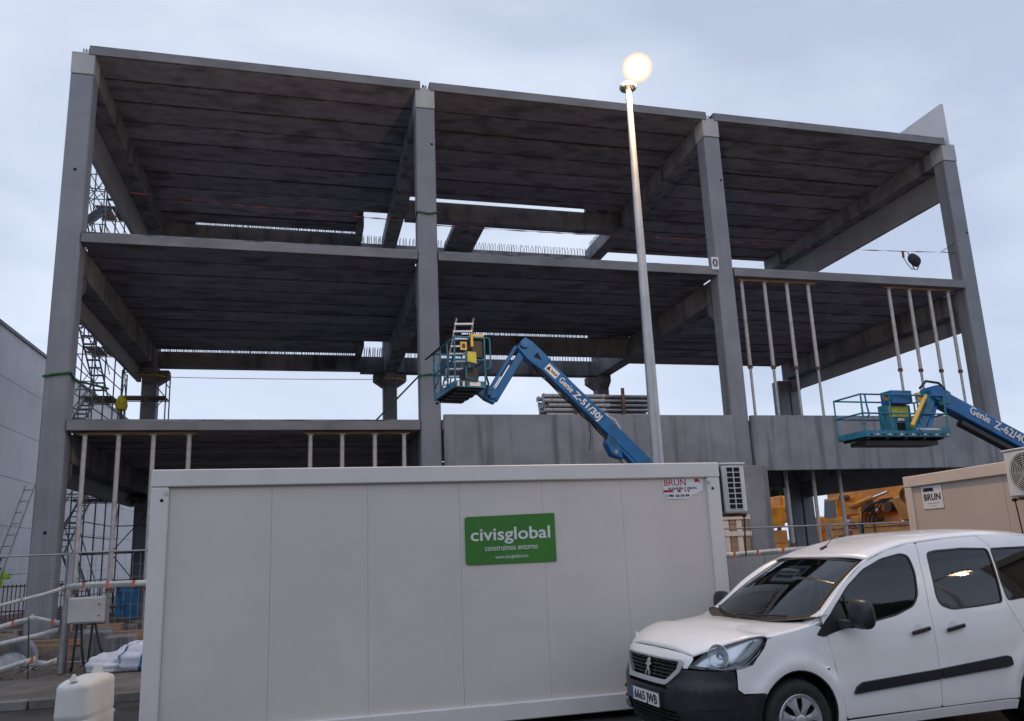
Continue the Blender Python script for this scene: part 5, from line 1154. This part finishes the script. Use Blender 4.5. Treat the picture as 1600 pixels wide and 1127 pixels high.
vb(patch([(-.4, .61), (.4, .61), (.4, .55), (-.4, .55)], lambda a, z: F(a, z, -.05), .06), 'intake_back', 'dark', outward=CEN)
for z in (.655, .685, .715, .745, .775):
    hw_ = .30+(z-.63)/.09*.12 if z < .72 else .44
    vb(patch([(-hw_, z-.006), (hw_, z-.006), (hw_, z+.006), (-hw_, z+.006)], lambda a, zz: F(a, zz, -.012), .05), 'grille_bar', 'black', solid=.02, outward=CEN)
for x in (-.35, -.2, -.08, .08, .2, .35): vb(patch([(x-.004, .64), (x+.004, .64), (x+.004, .79), (x-.004, .79)], lambda a, zz: F(a, zz, -.02), .05), 'grille_bar', 'black', solid=.01, outward=CEN)
for z in (.30, .335, .37): vb(patch([(-.47, z-.008), (.47, z-.008), (.47, z+.008), (-.47, z+.008)], lambda a, zz: F(a, zz, -.015), .06), 'intake_bar', 'black', solid=.02, outward=CEN)
# standing lion badge
lion = [(-.012, .055), (.012, .068), (.030, .060), (.040, .045), (.026, .040), (.034, .026), (.048, .020), (.046, .010), (.022, .008), (.014, -.006), (.026, -.024), (.034, -.048), (.040, -.062), (.022, -.064), (.014, -.044), (.0, -.024), (-.012, -.040), (-.020, -.062), (-.038, -.064), (-.030, -.044), (-.020, -.018), (-.018, .002), (-.040, .006), (-.046, .018), (-.030, .022), (-.012, .024), (-.026, .036)]
vb(patch([(a*1.12, .715+z*1.12) for a, z in lion], lambda a, z: F(a, z, .012), .02), 'badge', 'chrome', solid=.012, outward=CEN, smooth=False)
# number plate
plt = vb(patch(rnd([(-.26, .41), (.26, .41), (.26, .52), (-.26, .52)], .008), lambda a, z: Vector((-.022, -a, z)), .08), 'number_plate', 'paper', solid=.008, smooth=False)
vb(MB().box(-.0235, -.0215, .222, .2585, .412, .518), 'plate_band', 'plateblue', plt, smooth=False)
tx = text('6665 JWB', (-.0245, -.017, .462), (0, -1, 0), (0, 0, 1), .105, 'ink', plt, width=.42, world=False, bold=.0015, name='plate_number', extr=.0008)
vb(MB().box(-.02, .03, -.27, .27, .40, .53), 'plate_holder', 'black', bevel=.006, smooth=False)
# bumper relief: fog lamp recess and ribs, fog lamp
for sgn in (1, -1):
    a0, a1 = sorted((sgn*(s_of_w(.58)), sgn*su(.30)))
    for z, h in ((.445, .022), (.36, .022)): vb(patch(rnd([(a0, z-h/2), (a1, z-h/2+.02), (a1, z+h/2+.02), (a0, z+h/2)], .01), lambda s, zz: FS(s, zz, .018), .05), 'bumper_rib', 'bumper', solid=.03, outward=CEN)
    a0, a1 = sorted((sgn*s_of_w(.60), sgn*su(.22)))
    vb(patch(rnd([(a0, .385), (a1, .395), (a1, .43), (a0, .425)], .01), lambda s, zz: FS(s, zz, -.004), .05), 'bumper_recess', 'dark', outward=CEN)
    p = surf(s_of_w(.66), .30, 0, sgn < 0); vb(MB().lathe([(0, -.03), (.04, -.032), (.052, -.01), (.05, .0)], p+Vector((0.0, 0, 0)), (1, -.35*sgn, 0), 20), 'fog_lamp', 'chrome')
# headlights: housing + reflector + lens
hl_o = [(s_of_w(.545), .752), (s_of_w(.60), .80), (s_of_w(.66), .865), (s_of_w(.74), .915), (su(.30), .948), (su(.42), .975), (su(.56), .985), (su(.615), .972), (su(.615), .93), (su(.56), .86), (su(.50), .785), (su(.46), .765), (su(.40), .752), (su(.28), .735), (s_of_w(.70), .745)]
hl_o = rnd(hl_o, .02)
for rt in (False, True):
    fn = lambda o_, rt=rt: (lambda s, z: surf(s, z, o_, rt))
    vb(patch(hl_o, fn(-.05), .04), 'headlight_housing', 'refl', outward=CEN, angle=0)
    cx = .5*(hl_o[0][0]+max(p[0] for p in hl_o)); ctr = Vector((sum(p[0] for p in hl_o)/len(hl_o), sum(p[1] for p in hl_o)/len(hl_o)))
    wall = []; n = len(hl_o)
    b = MB(); vs = []
    for s, z in hl_o: vs += [surf(s, z, .0, rt), surf(s, z, -.05, rt)]
    b.add(vs, [(2*i, 2*((i+1) % n), 2*((i+1) % n)+1, 2*i+1) for i in range(n)]); vb(b, 'headlight_wall', 'black', angle=0)
    p = surf(s_of_w(.74)+.03, .85, -.03, rt); ax = Vector((-1, -.55 if not rt else .55, .05)).normalized()
    vb(MB().lathe([(.0, -.02), (.04, -.016), (.075, .0), (.092, .028), (.095, .026)], p, ax, 28), 'reflector', 'refl', angle=0)
    vb(MB().lathe([(0, .03), (.02, .026), (.03, .0), (.03, -.02)], p, ax, 16), 'bulb', 'lens', angle=0)
    ind = [(su(.36), .80), (su(.40), .795), (su(.53), .90), (su(.57), .955), (su(.50), .955), (su(.42), .88)]
    vb(patch(rnd(ind, .01), fn(-.018), .03), 'indicator', 'white', solid=.01, outward=CEN)
    for pts_ in ([(su(.30), .775), (su(.34), .80), (su(.40), .88), (su(.47), .958)], [(s_of_w(.56), .762), (su(.26), .748), (su(.44), .768), (su(.55), .86), (su(.60), .955)]):
        vb(MB().tube([surf(s, z, -.010, rt) for s, z in pts_], .006, 6), 'light_trim', 'chrome', angle=0)
    blk = [(su(.45), .79), (su(.49), .80), (su(.58), .90), (su(.60), .95), (su(.585), .95), (su(.55), .89)]
    vb(patch(blk, fn(-.014), .03), 'headlight_mask', 'black', outward=CEN)
    vb(patch(hl_o, fn(.001), .035), 'headlight_lens', 'lens', outward=CEN, angle=0)
    # wheel wells and inner shell
    # door glass
    sfx = su
    for poly, nm, mt_ in ((fwin, 'door_glass', 'tint'), (rwin, 'rear_glass', 'tint'), (qwin, 'quarter_glass', 'tint')):
        vb(patch([(su(u), z) for u, z in poly], fn(-.006), .06), nm, mt_, outward=CEN, angle=0)
        c = Vector((sum(p[0] for p in poly)/len(poly), sum(p[1] for p in poly)/len(poly)))
        inner = [tuple(c+(Vector(p)-c)*(1-.020/((Vector(p)-c).length+.02))) for p in poly]
        vb(patch([(su(u), z) for u, z in poly], fn(.0015), .06, [[(su(u), z) for u, z in inner]]), 'window_seal', 'black', outward=CEN, angle=0)
    vb(patch([(su(u), z) for u, z in rnd([(1.175, .965), (1.30, 1.075), (1.46, 1.19), (1.50, 1.215), (1.52, 1.06), (1.49, 1.0), (1.36, .975), (1.24, .945)], .02)], fn(.004), .05), 'corner_trim', 'black', solid=.006, outward=CEN, angle=0)
    vb(patch([(su(u), z) for u, z in [(1.535, 1.0), (1.555, 1.0), (1.575, 1.295), (1.555, 1.28)]], fn(.002), .05), 'glass_divider', 'black', solid=.004, outward=CEN)
    # side mouldings
    for poly in ([(1.47, .475), (1.50, .53), (1.56, .562), (2.395, .602), (2.395, .52)], [(2.405, .521), (2.405, .603), (3.17, .655), (3.215, .64), (3.22, .575), (3.18, .56)]):
        vb(patch([(su(u), z) for u, z in rnd(poly, .012)], fn(.020), .04), 'side_moulding', 'bumper', solid=.024, outward=CEN)
    # handles
    for u0, dp in ((2.14, dL), (2.53, sL)):
        s_ = -1 if not rt else 1
        a_, c_ = surf(su(u0), .915, .03, rt), surf(su(u0+.21), .945, .03, rt)
        vb(MB().beam(a_, c_, .022, .034, (0, 0, 1)), 'door_handle', 'black', bevel=.007, smooth=False)
        p = surf(su(u0+.10), .945, .001, rt); vb(MB().lathe([(.0, -.0), (.035, .0015), (.05, .0), (.052, -.003)], p, (0, s_, 0), 20), 'handle_recess', 'carwhite')
    # indicator repeater
    vb(MB().lathe([(0, .008), (.012, .006), (.018, 0)], surf(su(1.235), .70, .0, rt), (0, -1 if not rt else 1, 0), 14), 'side_repeater', 'chrome')
    # arch lips
    for wc in WHEELS:
        vb(MB().tube([surf(su(u), z, -.012, rt) for u, z in arch(wc, 200, -20, AR-.004, 24)], .010, 6), 'arch_lip', 'black')
    # mirror
    s_ = -1 if not rt else 1
    mp_ = surf(su(1.47), 1.02, 0, rt)
    def mir(u, v):
        a = 2*math.pi*u; t = math.pi*v; n = 3.2; c1, s1 = math.cos(a), math.sin(a); r = abs(math.sin(t))**.55
        return Vector((1.50+.065*(-math.cos(t)), s_*(1.04+.135*r*math.copysign(abs(c1)**(2/n), c1)), 1.11+.128*r*math.copysign(abs(s1)**(2/n), s1)*(1.05 if s1 > 0 else .85)))
    mo = vb(MB().grid(mir, 28, 14), 'mirror', 'bumper', angle=0)
    vb(MB().prism([(1.40, s_*.86, 1.0), (1.40, s_*.86, 1.08), (1.44, s_*.99, 1.07), (1.44, s_*.99, 1.01)], (.08, 0, 0)), 'mirror_arm', 'black', mo, bevel=.008, smooth=False)
# dark inner shell, wells, floor, cabin
for y_ in (-.80, .80):
    vb(MB().box(1.25, 4.15, y_-.01, y_+.01, .25, 1.0), 'inner_shell', 'dark', smooth=False)
for wc in WHEELS:
    for s_ in (-1, 1):
        b = MB(); n = 20; vs = []
        for i in range(n+1):
            a = math.radians(-25+230*i/n); vs += [(wc+(AR+.012)*math.cos(a), s_*.865, .335+(AR+.012)*math.sin(a)), (wc+(AR+.012)*math.cos(a), s_*.60, .335+(AR+.012)*math.sin(a))]
        b.add(vs, [(2*i, 2*i+2, 2*i+3, 2*i+1) for i in range(n)]); b.cyl((wc, s_*.60, .335), (wc, s_*.59, .335), AR+.02, seg=24)
        vb(b, 'wheel_well', 'dark', smooth=False)
vb(MB().box(.15, 4.25, -.6, .6, .2, .3), 'underbody', 'dark', smooth=False)
vb(MB().box(.25, 1.0, -.6, .6, .3, .72), 'engine_bay', 'dark', smooth=False)
vb(MB().box(1.02, 1.06, -.8, .8, .3, .98), 'bulkhead', 'dark', smooth=False)
for s_ in (-1, 1): vb(MB().prism([(1.12, s_*.70, 1.035), (1.12, s_*.825, 1.035), (1.34, s_*.80, 1.155), (1.34, s_*.72, 1.155)], (0, 0, -.08)), 'scuttle_corner', 'carwhite', smooth=False)
vb(MB().prism([(1.05, -.74, .9), (1.05, -.74, .985), (1.3, -.74, 1.0), (1.6, -.74, .98), (1.66, -.74, .80), (1.6, -.74, .6), (1.1, -.74, .6)], (0, 1.48, 0)), 'dashboard', 'black', bevel=.02, smooth=False)
for y_ in (-.38, .38):
    vb(MB().beam((2.35, y_, .55), (2.52, y_, 1.18), .46, .13, (-1, 0, .2)).beam((2.53, y_, 1.22), (2.56, y_, 1.38), .24, .09, (-1, 0, .2)).box(1.95, 2.35, y_-.24, y_+.24, .45, .6), 'front_seat', 'bag', bevel=.03, smooth=False)
vb(MB().lathe([(.165, -.01), (.185, 0), (.165, .01), (.15, 0)], (1.78, -.38, .98), (-.9, 0, .45), 26, closed=True).beam((1.78, -.54, .98), (1.78, -.22, .98), .05, .03).beam((1.78, -.38, .98), (1.86, -.38, .83), .05, .03), 'steering_wheel', 'black')
vb(MB().box(4.10, 4.2, -.7, .7, .3, 1.65), 'rear_inner', 'dark', smooth=False)
vb(MB().box(3.15, 3.35, -.6, .6, .5, 1.3), 'rear_seat', 'bag', bevel=.04, smooth=False)
vb(MB().grid(lambda a, v: (4.30+.06*math.sin(a*3.14), (v*2-1)*(.80-.12*a), .3+a*1.38), 14, 14), 'tailgate', 'carwhite', angle=0, solid=.01)
for s_ in (-1, 1): vb(MB().box(4.24, 4.35, min(s_*.70, s_*.80), max(s_*.70, s_*.80), .95, 1.45), 'tail_light', 'red', bevel=.02, smooth=False)
vb(MB().box(4.22, 4.42, -.78, .78, .3, .55), 'rear_bumper', 'bumper', bevel=.04, smooth=False)
# cowl and wipers, antenna, papers
vb(MB().grid(lambda a, v: Vector((WSB((v*2-1)*.79)[0]-.075+.12*a, (v*2-1)*.835, WSB((v*2-1)*.76)[1]+.004+.018*a)), 4, 24), 'scuttle', 'rubber', angle=0)
for y0_, y1_ in ((-.55, .05), (.05, .62)):
    vb(MB().tube([wsf(.03, .5+y0_/1.5, .02), wsf(.05, .5+(y0_+y1_)/3, .025), wsf(.06, .5+y1_/1.5, .02)], .009, 6), 'wiper', 'black')
vb(MB().cyl((2.02, .0, 1.645), (2.08, 0, 1.675), .022, .014, seg=12).cyl((2.06, 0, 1.665), (2.36, 0, 1.89), .0035, seg=6), 'antenna', 'black')
pa = thing('parking_notice', 'white printed notice hanging behind the top of the van windscreen', 'notice', (0, 0, 0)); pa.matrix_basis = van.matrix_basis.copy()
def wsl(a, v, d): return wsf(a, v, -d)
o = local(pa, MB().add([wsl(.60, .40, .03), wsl(.60, .70, .03), wsl(.90, .72, .03), wsl(.90, .42, .03)], [(0, 1, 2, 3)]).build('sheet', 'paper', None))
A_ = wsl(.62, .43, .02); xd = (wsl(.62, .70, .02)-A_)
for k in range(2):
    for i in range(7): 
        a0 = .66+.12*k; v0 = .44+i*.036
        local(pa, MB().add([wsl(a0, v0, .025), wsl(a0, v0+.026, .025), wsl(a0+.07, v0+.026, .025), wsl(a0+.07, v0, .025)], [(0, 1, 2, 3)]).build('print', 'ink', None))
ly = thing('lanyard', 'lime green lanyard with a white card hanging from the van mirror', 'lanyard', (0, 0, 0)); ly.matrix_basis = van.matrix_basis.copy()
ry = wsf(.93, .46, -.10)
local(ly, MB().tube([ry, ry+Vector((.0, .0, -.12)), ry+Vector((.01, -.01, -.26))], .008, 5).tube([ry, ry+Vector((.02, .02, -.12)), ry+Vector((.01, -.01, -.26))], .007, 5).build('cord', 'hivis', None))
local(ly, MB().box(-.003, .003, -.03, .03, -.1, 0).build('card', 'paper', None)).location = ry+Vector((.01, -.01, -.26))
vb(MB().box(-.02, .02, -.1, .1, -.03, .03), 'interior_mirror', 'black', bevel=.01, smooth=False).location = ry+Vector((0, .08, .03))
# wheels
def wheel(wc, s_):
    t = bpy.data.objects.new('wheel', MB().lathe([(.19, -.10), (.275, -.10), (.305, -.085), (.317, -.05), (.317, .05), (.305, .085), (.275, .10), (.21, .095), (.195, .07)], (0, 0, 0), (0, 1, 0), 48).v and bpy.data.meshes.new('tyre'))
    bpy.data.objects.remove(t)
    c = (wc, s_*.775, .317)
    o = vb(MB().lathe([(.18, -.09), (.235, -.10), (.275, -.105), (.300, -.09), (.316, -.06), (.317, .0), (.316, .06), (.300, .09), (.275, .105), (.235, .10), (.205, .095), (.195, .06)], c, (0, 1, 0), 56), 'wheel', 'rubber', angle=0)
    yo = c[1]+s_*.088
    vb(MB().cyl((wc, yo-s_*.05, .317), (wc, yo-s_*.045, .317), .20, seg=32), 'brake_disc', 'dark', o)
    vb(MB().lathe([(.172, .0), (.20, .012), (.208, .004), (.208, -.01), (.17, -.012)], (wc, yo, .317), (0, s_, 0), 48, closed=True), 'rim', 'hub', o)
    vb(MB().lathe([(0, .018), (.03, .018), (.042, .012), (.055, .006), (.055, -.02)], (wc, yo, .317), (0, s_, 0), 24), 'hub_cap', 'hub', o)
    for k in range(7):
        a = k*2*math.pi/7+.2; r = lambda rad, da, h: (wc+rad*math.cos(a+da), yo+s_*h, .317+rad*math.sin(a+da))
        vb(MB().add([r(.045, -.5, .008), r(.045, .5, .008), r(.12, .24, .014), r(.178, .30, .006), r(.178, -.30, .006), r(.12, -.24, .014), r(.09, 0, .020), r(.17, 0, .014)],
                    [(0, 6, 5), (1, 2, 6), (0, 1, 6), (5, 6, 7), (6, 2, 7), (5, 7, 4), (2, 3, 7)]), 'spoke', 'hub', o, smooth=False, solid=.012)
for wc in WHEELS:
    for s_ in (-1, 1): wheel(wc, s_)

# ================================================================== WORKER at the far left
def person(name, label, loc, rz, pose, vest='hivis'):
    t = thing(name, label, 'person', loc, rz)
    me = bpy.data.meshes.new('body'); names = list(pose); idx = {n: i for i, n in enumerate(names)}
    me.from_pydata([pose[n][0] for n in names], [(idx[pose[n][1]], idx[n]) for n in names if pose[n][1]], []); o = bpy.data.objects.new('body', me); COL.objects.link(o)
    sk = o.modifiers.new('skin', 'SKIN'); ss_ = o.modifiers.new('sub', 'SUBSURF'); ss_.levels = 2; ss_.render_levels = 2
    for i, n in enumerate(names): me.skin_vertices[0].data[i].radius = (pose[n][2], pose[n][3] if len(pose[n]) > 3 else pose[n][2])
    me.skin_vertices[0].data[0].use_root = True; me.materials.append(M['trousers']); local(t, o)
    return t
P_ = {'pelvis': ((0, 0, .95), None, .15, .12), 'waist': ((0, .01, 1.08), 'pelvis', .14, .11), 'chest': ((0, .03, 1.32), 'waist', .18, .12), 'neck': ((0, .05, 1.5), 'chest', .06), 'head': ((0, .07, 1.62), 'neck', .085, .095), 'crown': ((0, .07, 1.72), 'head', .08),
      'hipl': ((-.1, 0, .88), 'pelvis', .1), 'kneel': ((-.13, .06, .48), 'hipl', .07), 'anklel': ((-.13, 0, .1), 'kneel', .05), 'toel': ((-.14, .16, .04), 'anklel', .045),
      'hipr': ((.1, 0, .88), 'pelvis', .1), 'kneer': ((.13, .05, .48), 'hipr', .07), 'ankler': ((.13, -.03, .1), 'kneer', .05), 'toer': ((.14, .13, .04), 'ankler', .045),
      'shl': ((-.2, .03, 1.42), 'chest', .07), 'ell': ((-.28, .12, 1.18), 'shl', .05), 'hal': ((-.2, .36, 1.2), 'ell', .035), 'fl': ((-.18, .45, 1.22), 'hal', .025),
      'shr': ((.2, .03, 1.42), 'chest', .07), 'elr': ((.27, .14, 1.2), 'shr', .05), 'har': ((.18, .38, 1.25), 'elr', .035), 'fr': ((.16, .47, 1.27), 'har', .025)}
wk = person('person', 'worker in bright yellow green jacket and teal helmet cut by the left edge', (-9.06, 27.0, .42), math.radians(-20), P_)
def vestf(u, v):
    a = 2*math.pi*u; z = .88+.6*v; r = 1 if v < .8 else 1-.35*(v-.8)/.2; return (.235*r*math.cos(a), .03+.165*r*math.sin(a), z)
local(wk, MB().grid(vestf, 24, 10).build('hi_vis_jacket', 'hivis', None, smooth=True, angle=0, solid=.01))
for s_ in (-1, 1): local(wk, MB().tube([(s_*.2, .03, 1.43), (s_*.285, .12, 1.18), (s_*.2, .33, 1.2)], .072, 10).build('jacket_sleeve', 'hivis', None, smooth=True))
local(wk, MB().lathe([(.0, .13), (.07, .12), (.115, .06), (.125, .0), (.15, -.005), (.15, -.02), (.12, -.02)], (0, .07, 1.70), seg=20).build('helmet', 'helmet', None, smooth=True))
local(wk, MB().lathe([(0, .0), (.06, .01), (.09, .08), (.09, .15), (.05, .2)], (0, .085, 1.52), seg=16).build('face', 'skin', None, smooth=True))
